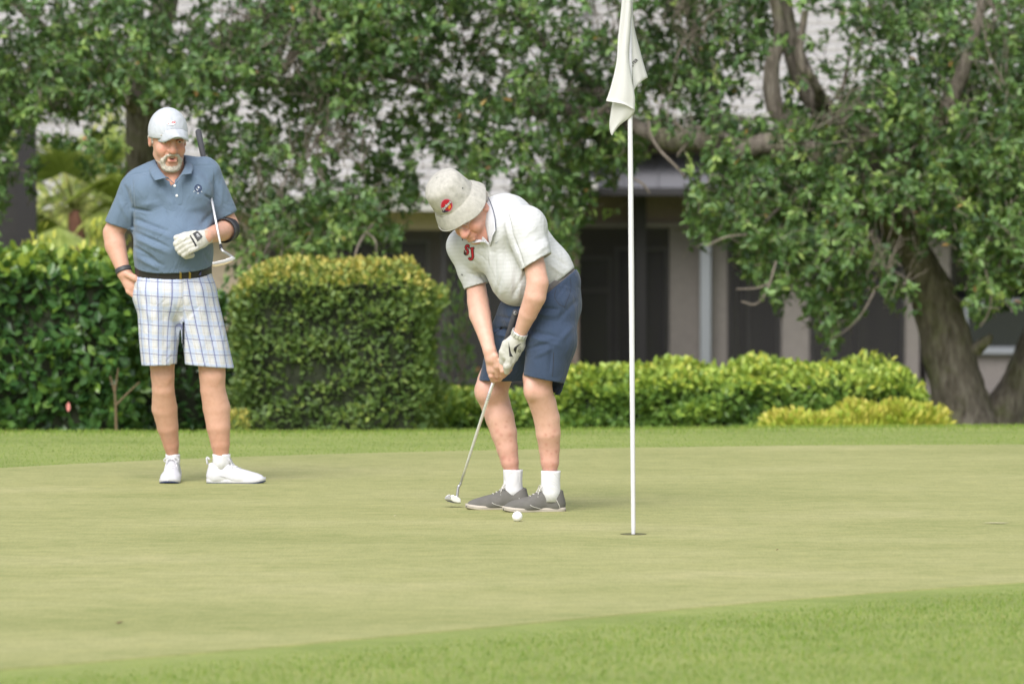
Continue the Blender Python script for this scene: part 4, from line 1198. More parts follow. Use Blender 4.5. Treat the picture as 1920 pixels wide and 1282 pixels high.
def shoe(person, heel, yaw, L, s, style):
    """heel: ground point at back of shoe; yaw: direction of the toe; L length."""
    f = np.array([math.cos(yaw), math.sin(yaw), 0]); sd = np.array([-f[1], f[0], 0]); up = np.array([0, 0, 1.0])
    heel = np.asarray(heel, float)
    def q(a, b, z): return heel + f * a * L + sd * b * L + up * z * L
    R = np.stack([f, sd, up]); z0 = heel[2]
    lo = np.minimum(q(-.1, -.3, 0), q(1.1, .3, .5)) - .08; hi = np.maximum(q(-.1, -.3, 0), q(1.1, .3, .5)) + .08
    # sole outline
    out = [(0, .0), (.01, .07), (.06, .115), (.15, .13), (.3, .12), (.45, .125), (.6, .16), (.74, .18), (.86, .165), (.95, .11), (1.0, .02)]
    out = np.array([(a, b) for a, b in out] + [(a, -b * .93) for a, b in out[::-1]][:-1])
    oc = smooth_path(np.concatenate([out, out[:1]]), 60)[:-1]
    def slab(name, z0, z1, grow, mat, toe=0.0, parent=person):
        m = MB(); G = []
        for z, g in ((z0, grow - .008), (z0 + .008, grow), (z1 - .006, grow), (z1, grow - .006)):
            c = np.array([.5, 0]); p = (oc - c) * (1 + np.array([g * 1.4, g * 5])) + c
            lift = toe * np.clip((p[:, 0] - .72) / .28, 0, 1) ** 2
            G.append([q(a, b, z + l) for (a, b), l in zip(p, lift)])
        m.grid(np.array(G), closed=True); n = len(oc); m.f.append(list(range(n - 1, -1, -1))); m.f.append([3 * n + i for i in range(n)])
        return m.build(name, mat, None, True)
    vx = Vox(lo, hi, .0035)
    hi_ = style == 'white'
    ht = .44 if hi_ else .41                      # height of the tongue, relative to length
    vx.ell(q(.14, 0, .13), L * np.array([.138, .12, .15]), R, .02)
    vx.cap(q(.135, 0, .15), q(.115, 0, .34), L * .118, L * .088, .02)
    vx.cap(q(.17, 0, .11), q(.55, .01, .10), L * .122, L * .125, .03, depth=(L * .12, L * .10))
    vx.cap(q(.24, 0, ht - .10), q(.62, .01, .125), L * .092, L * .085, .035)
    vx.cap(q(.18, 0, .22), q(.40, 0, .20), L * .10, L * .10, .03)
    vx.cap(q(.27, 0, .27), q(.285, 0, ht - .02), L * .07, L * .055, .02)
    vx.ell(q(.76, .01, .085), L * np.array([.228, .168, .105]), R, .03)
    vx.ell(q(.62, .01, .10), L * np.array([.2, .15, .095]), R, .03)
    vx.cut(q(.5, 0, .045), (0, 0, -1))
    # ankle opening
    vx.ell(q(.20, 0, .42), L * np.array([.155, .085, .16]), R, .012, 'sub')
    vx.cap(q(.20, .14, .43), q(.20, -.14, .43), L * .10, L * .10, .015, 'sub')
    vx.cut(q(.12, 0, .375), -f * .35 + up)
    V, F = vx.skin()
    mat = M_SHOEW if hi_ else M_SUEDE
    u = put('shoe', V, F, mat, person)
    if hi_:
        child(slab('midsole', .024, .082, .012, M_SHOEW, .035), u)
        n = slab('sole', .0, .030, .006, M_NAVY, .035); child(n, u)
    else:
        child(slab('midsole', .012, .078, .014, M_SOLE, .03), u); child(slab('sole', -.002, .016, .006, M_CHAR, .05), u)
        w = slab('welt_line', .040, .050, .0165, M_WELT, .03); child(w, u)
        m = MB(); G = []
        for z in (.012, .030, .050):
            G.append([q(1.012 - .10 * t * t, t * .135, z + .03 * (1 - t * t)) for t in np.linspace(-1, 1, 13)])
        m.grid(np.array(G)); o = m.build('toe_bumper', M_CHAR, None, True); child(o, u); md = o.modifiers.new('t', 'SOLIDIFY'); md.thickness = .004
    # laces and bow
    tree = BVHTree.FromPolygons([Vector(v) for v in V], [list(map(int, x)) for x in F])
    def top(a, b):
        r = tree.ray_cast(Vector(q(a, b, .6)), Vector((0, 0, -1))); return np.array(r[0]) + np.array([0, 0, .0015]) if r[0] is not None else q(a, b, .15)
    lm = M_SHOEW if hi_ else M_LACE; lr = .0028 if hi_ else .0022
    for i, a in enumerate((.40, .455, .51, .565)):
        m = MB(); w = .055; m.tube([top(a + .012 * (1 - abs(t)), t * w) for t in np.linspace(-1, 1, 9)], lr, 5); child(m.build('lace', lm, None, True), u)
    k = top(.375, 0) + np.array([0, 0, .004])
    for g in (-1, 1):
        p = [k, k + L * (sd * g * .07 + up * .045 + f * .01), k + L * (sd * g * .13 + up * .01 + f * .03), k + L * (sd * g * .10 - up * .035 + f * .02), k + L * (sd * g * .03 + f * .01)]
        m = MB(); m.tube(smooth_path(p, 16), lr, 5); child(m.build('lace_loop', lm, None, True), u)
        e = [k, k + L * (sd * g * .05 + f * .03 + up * .01), top(.45, g * .10) + up * .004, top(.46, g * .118) - up * .02]
        m = MB(); m.tube(smooth_path(e, 10), lr, 5); child(m.build('lace_end', lm, None, True), u)
    # stitched seam lines
    if not hi_:
        for g in (-1, 1):
            pts = []
            for a, z in ((.60, .5), (.56, .105), (.50, .085), (.44, .068), (.40, .056)): 
                o_, d_ = q(a, g * .5, z if z < .4 else .13), Vector(-sd * g); r = tree.ray_cast(Vector(o_), d_)
                if r[0] is not None: pts.append(np.array(r[0]) + sd * g * .001)
            if len(pts) > 2: m = MB(); m.tube(smooth_path(pts, 14), .0014, 4); child(m.build('seam', M_LACE, None, True), u)
            pts = []
            for a, z in ((.165, .20), (.14, .15), (.115, .10), (.105, .06)):
                r = tree.ray_cast(Vector(q(a, g * .5, z)), Vector(-sd * g))
                if r[0] is not None: pts.append(np.array(r[0]) + sd * g * .001)
            if len(pts) > 2: m = MB(); m.tube(smooth_path(pts, 10), .0014, 4); child(m.build('seam', M_LACE, None, True), u)
    else:
        m = MB(); m.tube(smooth_path([q(.012, .03, .33), q(-.005, .03, .45), q(.05, .028, .41)], 8), .004, 5); m.tube(smooth_path([q(.012, -.03, .33), q(-.005, -.03, .45), q(.05, -.028, .41)], 8), .004, 5); child(m.build('heel_tab', M_SHOEW, None, True), u)
        for g in (-1, 1):
            pts = []
            for a, z in ((.10, .15), (.25, .14), (.38, .11), (.46, .075)):
                r = tree.ray_cast(Vector(q(a, g * .5, z)), Vector(-sd * g))
                if r[0] is not None: pts.append(np.array(r[0]) + sd * g * .001)
            if len(pts) > 2: m = MB(); m.tube(smooth_path(pts, 14), .0016, 4); child(m.build('seam', M_SHOEW, None, True), u)
    return u
M_SUEDE = simple('grey_suede', (0.135, 0.130, 0.120), 0.95, var=.18, scale=14, bump=.25, bscale=220)
M_SOLE = simple('beige_sole', (0.50, 0.45, 0.39), 0.7)
M_WELT = simple('grey_welt', (0.22, 0.205, 0.19), 0.7)
M_LACE = simple('pale_lace', (0.66, 0.64, 0.60), 0.8)
# ================================================================== PERSON with white cap and plaid shorts
DA = gD(907.0)
uA = DA / FPX
def LA(px, py, dy=0.0): return P(px, py, DA + dy)
manA = empty('person', LA(355, 907, 0), 'standing man in white cap, slate blue polo shirt and white plaid shorts', 'person')

fA = np.array([0.27, -0.93, -0.20]); fA /= np.linalg.norm(fA); upA = np.array([0.03, -0.15, 0.98]); upA -= (upA @ fA) * fA; upA /= np.linalg.norm(upA); xA = np.cross(upA, fA)
HA = LA(315, 259, -.06); sA = 1.12

# ---- body: one continuous skin
lo = np.minimum(LA(180, 190, -.5), LA(180, 915, -.5)) - [0.02, 0, 0.05]; hi = np.maximum(LA(455, 190, .3), LA(455, 915, .3)) + [0.02, 0, 0.02]
lo[2] = 0.0
vx = Vox(lo, hi, .0045)
RX = np.eye(3)
vx.ell(LA(323, 410, .01), (64 * uA, .105, 95 * uA), None, .03)                      # torso under the shirt
vx.ell(LA(325, 455, -.05), (58 * uA, .115, 55 * uA), None, .05)
vx.cap(LA(270, 346, .02), LA(380, 328, .02), 19 * uA, 19 * uA, .03, depth=.9)
vx.cap(LA(324, 352, .0), LA(318, 285, -.035), 27 * uA, 23 * uA, .03)               # neck
vx.cap(LA(320, 318, -.05), LA(325, 345, -.085), 20 * uA, 14 * uA, .03)
qA = head(vx, HA, xA, fA, upA, sA, True)
vx.cap(LA(322, 520, .03), LA(324, 555, .03), 48 * uA, 46 * uA, .03, depth=.7)
# arm in the pocket (his right)
vx.cap(LA(252, 362, .03), LA(213, 436, .055), 19 * uA, 20 * uA, .004)
vx.cap(LA(213, 438, .055), LA(217, 462, .04), 20.4 * uA, 20 * uA, .004)
vx.cap(LA(216, 460, .04), LA(233, 512, -.01), 20 * uA, 12 * uA, .004)
vx.cap(LA(232, 510, -.01), LA(248, 536, -.02), 13 * uA, 15 * uA, .015, side=(1, 0, .6), depth=.62)
for (a, b, c, d, r) in ((246, 522, 268, 536, 6.2), (248, 532, 270, 545, 6.4), (246, 541, 268, 556, 6.2), (241, 546, 262, 562, 5.6)):
    vx.cap(LA(a, b, -.025), LA(c, d, -.02), r * uA, r * uA * .9, .006)
vx.cap(LA(238, 514, -.035), LA(252, 521, -.055), 6.5 * uA, 6 * uA, .008); vx.cap(LA(252, 521, -.055), LA(266, 530, -.055), 6 * uA, 5 * uA, .006)
# gloved arm (his left), forearm coming forward
vx.cap(LA(392, 345, .03), LA(427, 420, .06), 18 * uA, 20 * uA, .004)
vx.cap(LA(428, 426, .06), LA(425, 430, .03), 20.5 * uA, 20 * uA, .004)
vx.cap(LA(425, 431, .04), LA(386, 444, -.21), 20 * uA, 13 * uA, .004)
vx.cap(LA(386, 444, -.21), LA(362, 455, -.245), 12 * uA, 11 * uA, .012)
# legs
for (hx, kx, cx, ax, kr, cr, ar, kdy, ady) in ((293, 305, 308.5, 324, 22, 24, 12.3, .03, .17), (364, 398, 406, 415, 24.5, 25.6, 15.6, -.01, .02)):
    chain(vx, [LA(hx, 575, .02), LA(kx - 1, 680, kdy - .01), LA(kx, 704, kdy - .012), LA(kx + 1, 730, kdy), LA(cx, 765, kdy * .7 + ady * .3 + .01), LA(cx * .62 + ax * .38, 800, kdy * .4 + ady * .6), LA(cx * .22 + ax * .78, 832, kdy * .15 + ady * .85), LA(ax, 856, ady), LA(ax + 1, 874, ady)],
          [30 * uA, (kr + 1.5) * uA, kr * uA, (kr - 1.2) * uA, cr * uA, (cr * .66 + ar * .34) * uA, (cr * .22 + ar * .78) * uA, ar * .86 * uA, ar * .6 * uA], .006)
    vx.ell(LA(kx + 1, 706, kdy - .05), (13 * uA, .014, 15 * uA), None, .02)       # kneecap
V, F = vx.skin()
q = px_of(V); col = np.tile(SKIN, (len(V), 1))
def blush(col, V, c, r, tint, amt):
    w = np.exp(-(np.linalg.norm(V - c, axis=1) / r) ** 2)[:, None] * amt; return col * (1 - w) + np.asarray(tint) * w
red = (0.52, 0.19, 0.13)
for g in (-1, 1): col = blush(col, V, qA(g * .04, .085, -.03), .03, red, .55)
col = blush(col, V, qA(0, .12, -.037), .022, red, .6); col = blush(col, V, qA(0, .10, -.08), .016, (.50, .16, .14), .8)
for g in (-1, 1): col = blush(col, V, qA(g * .082, -.01, -.015), .03, red, .45)
col = blush(col, V, qA(0, .095, -.072), .0125, (.10, .025, .022), .95)
col = blush(col, V, LA(325, 345, -.12), .07, (.45, .17, .11), .5)
leg = q[:, 1] > 640; col[leg] = col[leg] * np.array([.98, 1.0, 1.0])
k = np.clip((q[:, 1] - 790) / 60, 0, 1) * leg; col = col * (1 - .35 * k[:, None]) + np.array([.50, .20, .13]) * .35 * k[:, None]
put('body', V, F, M_SKIN, manA, col=col)

# eyes, teeth, beard, hair
for g in (-1, 1):
    m = MB(); c = qA(g * .033, .0795, .004)
    bm = bmesh.new(); bmesh.ops.create_uvsphere(bm, u_segments=14, v_segments=10, radius=.0115 * sA); me = bpy.data.meshes.new('eye'); bm.to_mesh(me); bm.free()
    for v in me.vertices: v.co = v.co + Vector(c)
    e = adopt(link('eye', me, M_EYE, None, True), manA)
    bm = bmesh.new(); bmesh.ops.create_uvsphere(bm, u_segments=10, v_segments=8, radius=.0055 * sA); me = bpy.data.meshes.new('iris'); bm.to_mesh(me); bm.free()
    c2 = c + fA * .007 * sA - upA * .003
    for v in me.vertices: v.co = v.co + Vector(c2)
    child(link('iris', me, M_IRIS, None, True), e)
    # lids
    m = MB(); m.tube([c + sA * (xA * .014 * t + upA * (.0045 - .003 * t * t) + fA * (.0105 - .004 * t * t)) for t in np.linspace(-1, 1, 9)], .0050 * sA, 6); o = m.build('eyelid', M_SKIN, None, True); at = o.data.attributes.new('Col', 'FLOAT_COLOR', 'POINT'); at.data.foreach_set('color', np.tile([.40, .19, .13, 1], len(o.data.vertices)).astype(np.float32)); child(o, e)
m = MB(); m.tube([qA(.016 * t, .096 - .006 * t * t, -.0665) for t in np.linspace(-1, 1, 7)], .003 * sA, 6); adopt(m.build('teeth', M_TEETH, None, True), manA)
bx = Vox(HA - .17, HA + .17, .003)
for g in (-1, 1):
    bx.cap(qA(g * .004, .104, -.053), qA(g * .024, .095, -.060), .0066 * sA, .0066 * sA, .005)
    bx.cap(qA(g * .024, .095, -.060), qA(g * .038, .080, -.084), .0066 * sA, .010 * sA, .005)
    bx.cap(qA(g * .038, .078, -.082), qA(g * .032, .076, -.112), .0105 * sA, .0115 * sA, .006)
    bx.cap(qA(g * .036, .070, -.100), qA(g * .052, .040, -.092), .010 * sA, .006 * sA, .008)
bx.cap(qA(-.028, .078, -.114), qA(.028, .078, -.114), .0145 * sA, .0145 * sA, .006)
bx.ell(qA(0, .082, -.124), sA * np.array([.032, .02, .014]), np.stack([xA, fA, upA]), .01)
V, F = bx.skin(1); N = vnormals(V, F); V = V + N * (RNG.normal(0, .0012, len(V)))[:, None]
put('beard', V, F, M_BEARD, manA)
bx = Vox(HA - .17, HA + .17, .004)
for g in (-1, 1):
    bx.cap(qA(g * .073, .012, .010), qA(g * .071, .014, -.020), .0075 * sA, .005 * sA, .006)
    bx.cap(qA(g * .066, -.045, -.005), qA(g * .055, -.070, -.040), .016 * sA, .012 * sA, .01)
bx.cap(qA(-.05, -.085, -.02), qA(.05, -.085, -.02), .018 * sA, .018 * sA, .01)
for g in (-1, 1): bx.cap(qA(g * .014, .094, .031), qA(g * .05, .080, .030), .0045 * sA, .004 * sA, .003)
V, F = bx.skin(1); put('hair', V, F, M_HAIR, manA)

# ---- cap
cx = Vox(HA - .2, HA + .2, .0035); R = np.stack([xA, fA, upA])
cx.ell(qA(0, -.006, .030), sA * np.array([.0865, .107, .104]), R, 0)
cx.cut(qA(0, 0, .004), -upA + .12 * fA)
V, F = cx.skin(); F = drop_caps(V, F, [(qA(0, 0, .004), -upA + .12 * fA, .4)])
C = qA(0, -.006, .03); rel = (V - C) @ R.T; ang = np.arctan2(rel[:, 0], rel[:, 1]); el = rel[:, 2] / (.104 * sA)
g = np.min(np.abs(((ang[:, None] - np.arange(6) * math.pi / 3 + math.pi) % (2 * math.pi)) - math.pi), 1)
V = V - vnormals(V, F) * (np.exp(-(g * .11 / .003) ** 2) * .0016)[:, None]
capo = put('cap', V, F, M_CAPW, manA, thick=.003)
inn = lerp_list([LA(286, 257, -.075), LA(303, 247, -.155), LA(322, 243, -.185), LA(340, 243, -.165), LA(351, 248, -.10)], 25)
out = lerp_list([LA(289, 260, -.085), LA(305, 267.5, -.175), LA(331, 257, -.265), LA(347, 262, -.22), LA(353, 267, -.14)], 25)
G = [inn * (1 - t) + out * t + np.array([0, 0, .006]) * math.sin(t * 3.14) for t in np.linspace(0, 1, 8)]
m = MB(); m.grid(np.array(G)); br = m.build('brim', M_CAPW, None, True); md = br.modifiers.new('t', 'SOLIDIFY'); md.thickness = .004; md.offset = 0; child(br, capo)
m = MB(); m.tube([p + np.array([0, -.001, .002]) for p in inn], .0018, 5); child(m.build('brim_seam', M_THREADG, None, True), capo)
m = MB(); c = qA(0, -.006, .1305); m.tube([c, c + upA * .006], [.008, .006], 10); child(m.build('button', M_CAPW, None, True), capo)
tc = bvh(capo)
hexp = [(311.5, 231), (313.5, 227), (320, 224.5), (328, 227), (331, 230), (328, 234), (321, 235.5), (313, 234)]
V2, F2 = poly_fill(hexp, 2.5); pa = appliques('patch', tc, V2, F2, M_THREADW, capo, .0018)
V2, F2 = stroke(hexp, 1.1, True); appliques('patch_border', tc, V2, F2, M_THREADG, capo, .0024)
lettering('patch_lettering', tc, '1998', 324.3, 229.8, 4.6, -3, M_THREADR, capo, .003, .04)
lettering('patch_lettering', tc, 'est', 316.0, 231.4, 3.0, -3, M_THREADR, capo, .003, .03)

# ---- polo shirt
lo = LA(185, 520, -.4) - .02; hi = LA(455, 270, .32) + .02; lo = np.minimum(lo, hi - .01)
sx = Vox(np.minimum(lo, hi), np.maximum(lo, hi), .0045)
hemL, nL = LA(220, 421, .05), np.array([-.30, .10, -.95]); hemR, nR = LA(425, 403, .055), np.array([.40, .12, -.90])
sx.cap(LA(253, 354, .02), LA(217, 436, .052), 29 * uA, 26.5 * uA, .025)
sx.cap(LA(388, 330, .02), LA(430, 420, .062), 28 * uA, 23.5 * uA, .025)
sx.cut_local(hemL, nL, .16); sx.cut_local(hemR, nR, .16)
sx.ell(LA(322, 372, .01), (81 * uA, .135, 78 * uA), None, .012)
sx.cap(LA(323, 400, .0), LA(325, 478, -.01), 76 * uA, 72 * uA, .05, depth=(.135, .155))
sx.ell(LA(326, 456, -.08), (70 * uA, .14, 58 * uA), None, .05)
sx.cap(LA(325, 478, -.02), LA(325, 512, -.02), 72 * uA, 72.5 * uA, .03, depth=(.165, .165))
sx.cap(LA(266, 340, .02), LA(384, 320, .02), 23 * uA, 23 * uA, .04, depth=.95)
sx.cap(LA(312, 322, .015), LA(262, 338, .02), 25 * uA, 21 * uA, .03); sx.cap(LA(328, 315, .015), LA(382, 318, .02), 25 * uA, 21 * uA, .03)
sx.ell(LA(281, 360, -.075), (34 * uA, .055, 30 * uA), None, .05); sx.ell(LA(362, 358, -.075), (34 * uA, .055, 30 * uA), None, .05)
sx.cap(LA(248, 392, -.12), LA(247, 432, -.10), 2.4 * uA, 3.5 * uA, .012, 'sub', depth=(.06, .10)); sx.cap(LA(404, 386, -.14), LA(404, 425, -.10), 1.5 * uA, 3 * uA, .010, 'sub', depth=(.06, .11))
zc = LA(325, 495, 0); nW = np.array([0.03, .24, -1.0]); sx.cut(zc, nW)
# neck opening and placket V
sx.cap(LA(318, 300, -.035), LA(322, 330, -.05), 29 * uA, 25 * uA, .006, 'sub')
sx.cap(LA(321, 318, -.14), LA(327, 345, -.165), 10 * uA, 1.2 * uA, .003, 'sub', depth=(.08, .022))
V, F = sx.skin()
F = drop_caps(V, F, [(hemL, nL, .12), (hemR, nR, .12), (zc, nW, .5)])
folds = [(246, 391, 284, 397, 3.0, -7), (252, 410, 318, 434, 4, -5), (252, 420, 318, 444, 4.5, 4), (250, 434, 316, 463, 4, -5), (252, 446, 316, 475, 5, 4), (250, 462, 292, 488, 4, -5), (262, 478, 306, 497, 4, -4), (402, 376, 384, 366, 2.5, -6), (404, 392, 378, 420, 5, -4), (400, 410, 372, 446, 6, 3.5),
         (232, 345, 246, 390, 4, -4), (222, 372, 240, 412, 5, 3), (405, 332, 404, 372, 4, -3.5), (418, 345, 412, 392, 5, 2.5), (292, 345, 330, 395, 8, 3), (286, 360, 322, 412, 7, -2.5), (372, 360, 392, 400, 7, 2.5), (262, 385, 300, 380, 6, 3), (340, 395, 390, 385, 9, 2.5), (318, 338, 331, 384, 1.2, -2.2), (343, 340, 344, 384, 1.2, -2.2), (331, 385, 344, 385, 1.2, -2),
         (255, 480, 300, 505, 5, 4), (380, 470, 398, 498, 5, -4), (236, 330, 300, 318, 1.6, -1.8), (352, 311, 398, 310, 1.6, -1.8), (248, 338, 250, 390, 1.8, -2.5), (402, 318, 404, 378, 1.8, -2.5)]
V = fold(V, F, [(a, b, c_, d, w * .85, m_ * 2.1) for a, b, c_, d, w, m_ in folds], uA)
N = vnormals(V, F); V = V + N * (.0022 * vnoise(V * np.array([22, 14, 12]), 5))[:, None]
shirtA = put('polo_shirt', V, F, M_BLUE, manA, thick=.0035)
for (c, n, ru) in ((hemL, nL, 28 * uA), (hemR, nR, 25 * uA)):
    pass
# collar
collar_mesh('collar', [LA(326, 344, -.172), LA(318, 337, -.168), LA(308, 329, -.150), LA(298, 316, -.10), LA(291, 303, -.03), LA(300, 293, .055), LA(322, 289, .075), LA(343, 291, .055), LA(351, 298, -.02), LA(347, 312, -.10), LA(341, 324, -.142), LA(335, 334, -.160), LA(330, 344, -.170)],
            [LA(321, 340, -.180), LA(314, 332, -.186), LA(290.5, 339, -.172), LA(281, 325, -.110), LA(279, 312, -.03), LA(290, 306, .085), LA(322, 302, .10), LA(352, 302, .085), LA(361, 307, -.02), LA(362, 316, -.10), LA(359, 326, -.160), LA(343, 327, -.182), LA(336, 336, -.178)], M_BLUE, shirtA, n=72)
ts = bvh(shirtA)
for (x, y) in ((316, 333.5), (327.5, 348.5), (331.5, 367)):
    p = cast(ts, x, y, .003)
    if p is None: continue
    bm = bmesh.new(); bmesh.ops.create_uvsphere(bm, u_segments=12, v_segments=8, radius=.0065)
    for v in bm.verts: v.co.y *= .4; v.co += p
    me = bpy.data.meshes.new('button'); bm.to_mesh(me); bm.free(); child(link('button', me, M_BUTTON, None, True), shirtA)
th = np.linspace(0, 2 * math.pi, 22)[:-1]
V2, F2 = stroke([(371.5 + 6 * math.cos(a), 353 + 6.2 * math.sin(a)) for a in th], 1.9, True); appliques('crest_ring', ts, V2, F2, M_THREADN, shirtA)
V2, F2 = stroke([(368, 350), (370, 353), (371, 356)], 1.6); appliques('crest_mark', ts, V2, F2, M_THREADN, shirtA)
V2, F2 = stroke([(373.5, 349), (375, 354), (372, 358)], 1.2); appliques('crest_mark', ts, V2, F2, M_THREADN, shirtA)
V2, F2 = poly_fill([(371, 350.5), (373.4, 350), (373.8, 352.6), (371.6, 353)], 2); appliques('crest_mark', ts, V2, F2, M_THREADW, shirtA)
V2, F2 = poly_fill([(368.3, 353), (370.2, 355.5), (371.2, 357.8), (369, 356.3)], 2); appliques('crest_mark', ts, V2, F2, M_THREADW, shirtA)
for i, (x, y, a) in enumerate(((364.2, 359, 45), (367.3, 361.6, 25), (371, 362.6, 3), (374.8, 362, -15), (378.3, 359.8, -40))):
    lettering('crest_lettering', ts, 'CLUBS'[i], x, y, 3.4, a, M_THREADN if i % 2 else M_THREADW, shirtA, .002, .02)

# ---- plaid shorts
t = NT('plaid_cotton'); t.bsdf(Roughness=.9); t.b.inputs['Specular IOR Level'].default_value = .2
au = t.n('ShaderNodeAttribute', attribute_name='pu').outputs['Fac']; av = t.n('ShaderNodeAttribute', attribute_name='pv').outputs['Fac']
def mth(op, a, b=None):
    nd = t.n('ShaderNodeMath', operation=op)
    for i, v in enumerate((a, b)):
        if v is None: continue
        if isinstance(v, (int, float)): nd.inputs[i].default_value = v
        else: t.l(v, nd.inputs[i])
    return nd.outputs[0]
def line(c, pitch, off, width):
    return mth('LESS_THAN', mth('ABSOLUTE', mth('SUBTRACT', mth('FRACT', mth('ADD', mth('MULTIPLY', c, 1 / pitch), off)), .5)), width / pitch / 2)
PUP, PVP = .0495, .0715
c = (0.63, 0.635, 0.66)
for (co, pit, off, w, colr, al) in ((au, PUP, .30, .016, (.46, .54, .74), .62), (av, PVP, .28, .018, (.46, .54, .74), .62), (au, PUP, .0, .0022, (.45, .42, .40), .55), (av, PVP, .0, .0022, (.45, .42, .40), .55), (au, PUP, .62, .002, (.30, .38, .66), .5), (av, PVP, .66, .002, (.35, .40, .62), .5),
                                    (av, PVP, .5, .0050, (.13, .15, .32), .66), (au, PUP, .5, .0052, (.12, .14, .34), .74)):
    f = mth('MULTIPLY', line(co, pit, off, w), al); c = t.mix(f, c, colr)
t.l(c, t.b.inputs['Base Color']); M_PLAID = t.m
nzb = t.noise(500, 2, t.mapping()); wrinkle(t, nzb.outputs[0], .15, .4)
lo = LA(235, 705, -.35) - .03; hi = LA(450, 495, .3) + .03
px_ = Vox(np.minimum(lo, hi), np.maximum(lo, hi), .0045)
px_.cap(LA(325, 510, -.005), LA(327, 552, .0), 70.5 * uA, 79 * uA, .03, depth=(.155, .155))
px_.ell(LA(325, 545, -.025), (68 * uA, .132, 48 * uA), None, .04)
px_.cap(LA(296, 550, -.005), LA(299, 702, .0), 41 * uA, 32 * uA, .02, depth=(.152, .112))
px_.cap(LA(362, 550, -.005), LA(393, 702, .0), 43 * uA, 47.5 * uA, .02, depth=(.152, .118))
px_.cap(LA(342, 606, -.2), LA(339, 720, -.2), 1 * uA, 6.5 * uA, .012, 'sub', depth=(.16, .30))
px_.cap(LA(342, 606, .1), LA(339, 720, .1), 1 * uA, 6.5 * uA, .012, 'sub', depth=(.16, .30))
hl, nl = LA(299, 684, 0), np.array([.02, .0, -1.0]); hr, nr = LA(391, 686, 0), np.array([-.09, .0, -1.0])
px_.cut_local(hl, nl, .118); px_.cut_local(hr, nr, .150)
wt, nw = LA(325, 509, 0), np.array([0, -.22, 1.0]); px_.cut(wt, nw)
px_.cut(LA(340, 698, 0), (0, 0, -1))
V, F = px_.skin(); F = drop_caps(V, F, [(hl, nl, .2), (hr, nr, .2), (wt, nw, .5), (LA(340, 698, 0), (0, 0, -1), .5)])
V = fold(V, F, [(272, 540, 280, 640, 5, -5), (296, 540, 290, 665, 7, 4), (306, 560, 312, 680, 6, -4), (322, 560, 326, 670, 6, 3.5), (255, 535, 262, 575, 4, -5), (258, 560, 285, 600, 6, 4), (345, 530, 343, 600, 2, -4), (352, 540, 350, 600, 3, 3), (372, 540, 380, 660, 7, 4), (392, 560, 402, 670, 7, -4.5), (410, 580, 420, 675, 6, 4), (360, 600, 366, 685, 6, -4), (343, 600, 322, 570, 4, -4), (345, 602, 372, 575, 4, -4), (398, 530, 412, 560, 4, -4)], uA)
N = vnormals(V, F); V = V + N * (.0022 * vnoise(V * np.array([18, 12, 8]), 9))[:, None]
q = px_of(V); side = q[:, 0] > 343.5
z = V[:, 2]; tt = (q[:, 1] - 510) / 175.0
cxl = np.where(side, 358 + 34 * tt, 299 + 1 * tt); lx = LA(325, 560, 0)[0] + (cxl - 325) * uA
rr = np.where(side, (42 + 5 * tt), (40 - 6 * tt)) * uA; a = np.arctan2((V[:, 0] - lx) / rr, -(V[:, 1] - DA) / .13)
pu = a * .098 + np.where(side, .012, .0) + .0015 * vnoise(V * 14, 3); pv = z + .006 * np.sin(a * 1.5) + .0012 * vnoise(V * 12, 8)
shortsA = put('plaid_shorts', V, F, M_PLAID, manA, {'pu': pu, 'pv': pv}, thick=.003)
# belt
bc = LA(325, 504, -.005)
belt = strip_band('belt', bc, (0, -.22, 1.0), (1, 0, 0), 71.5 * uA, .165, 17 * uA, M_LEATHER, manA, .004, 60)
tb = bvh(belt)
for (x0, x1) in ((336.5, 340.5), (354, 358)):
    pts = [(x0, 508), (x1, 508), (x1, 523), (x0, 523)]; V2, F2 = poly_fill(pts, 4); appliques('buckle', tb, V2, F2, M_BRASS, belt, .006)
for x, lean in ((293, 2), (379, -3)):
    V2, F2 = stroke([(x, 496), (x + lean, 506), (x + lean * 1.6, 516)], 4.5); appliques('belt_loop', tb, V2, F2, M_PLAID, shortsA, .006)
# pocket mouth, fly seam
tp = bvh(shortsA)
V2, F2 = stroke([(254, 526), (257, 540), (258, 560)], 1.4); appliques('pocket_seam', tp, V2, F2, M_THREADG, shortsA, .001)
# shoes and socks
hA1 = LA(324, 900, .17) * [1, 1, 0] + [0, .225 * .285, 0]
shoe(manA, hA1, math.radians(-92), .285, 1, 'white')
hA2 = LA(388, 906, .03) * [1, 1, 0]
shoe(manA, hA2, math.radians(-5), 110 * uA, 1, 'white')
for (c, yaw, L_) in ((LA(324, 860, .17), math.radians(-92), .285), (LA(415, 860, .02), math.radians(-5), 110 * uA)):
    sock(manA, c, yaw, L_, ((851, 12.8 if yaw < -1 else 16), (855, 13 if yaw < -1 else 16), (866, 12.5 if yaw < -1 else 15.5), (884, 12)), LA)
# wrist band
wb = strip_band('wrist_band', LA(231.5, 507, -.005), LA(234, 514, -.01) - LA(224, 484, .02), (1, 0, 0), 14.5 * uA, 13.5 * uA, 9 * uA, M_CHAR, manA, .005, 30)
# elbow brace
eb = strip_band('elbow_brace', LA(424, 431, .02), LA(386, 444, -.21) - LA(425, 431, .04), (1, 0, 0), 22.0 * uA, 22.0 * uA, .062, M_BLACK, manA, .006, 36, bulge=.04)
strip_band('strap', LA(421.5, 432, .002), LA(386, 444, -.21) - LA(425, 431, .04), (1, 0, 0), 22.9 * uA, 22.9 * uA, .024, M_CHAR, eb, .004, 36)
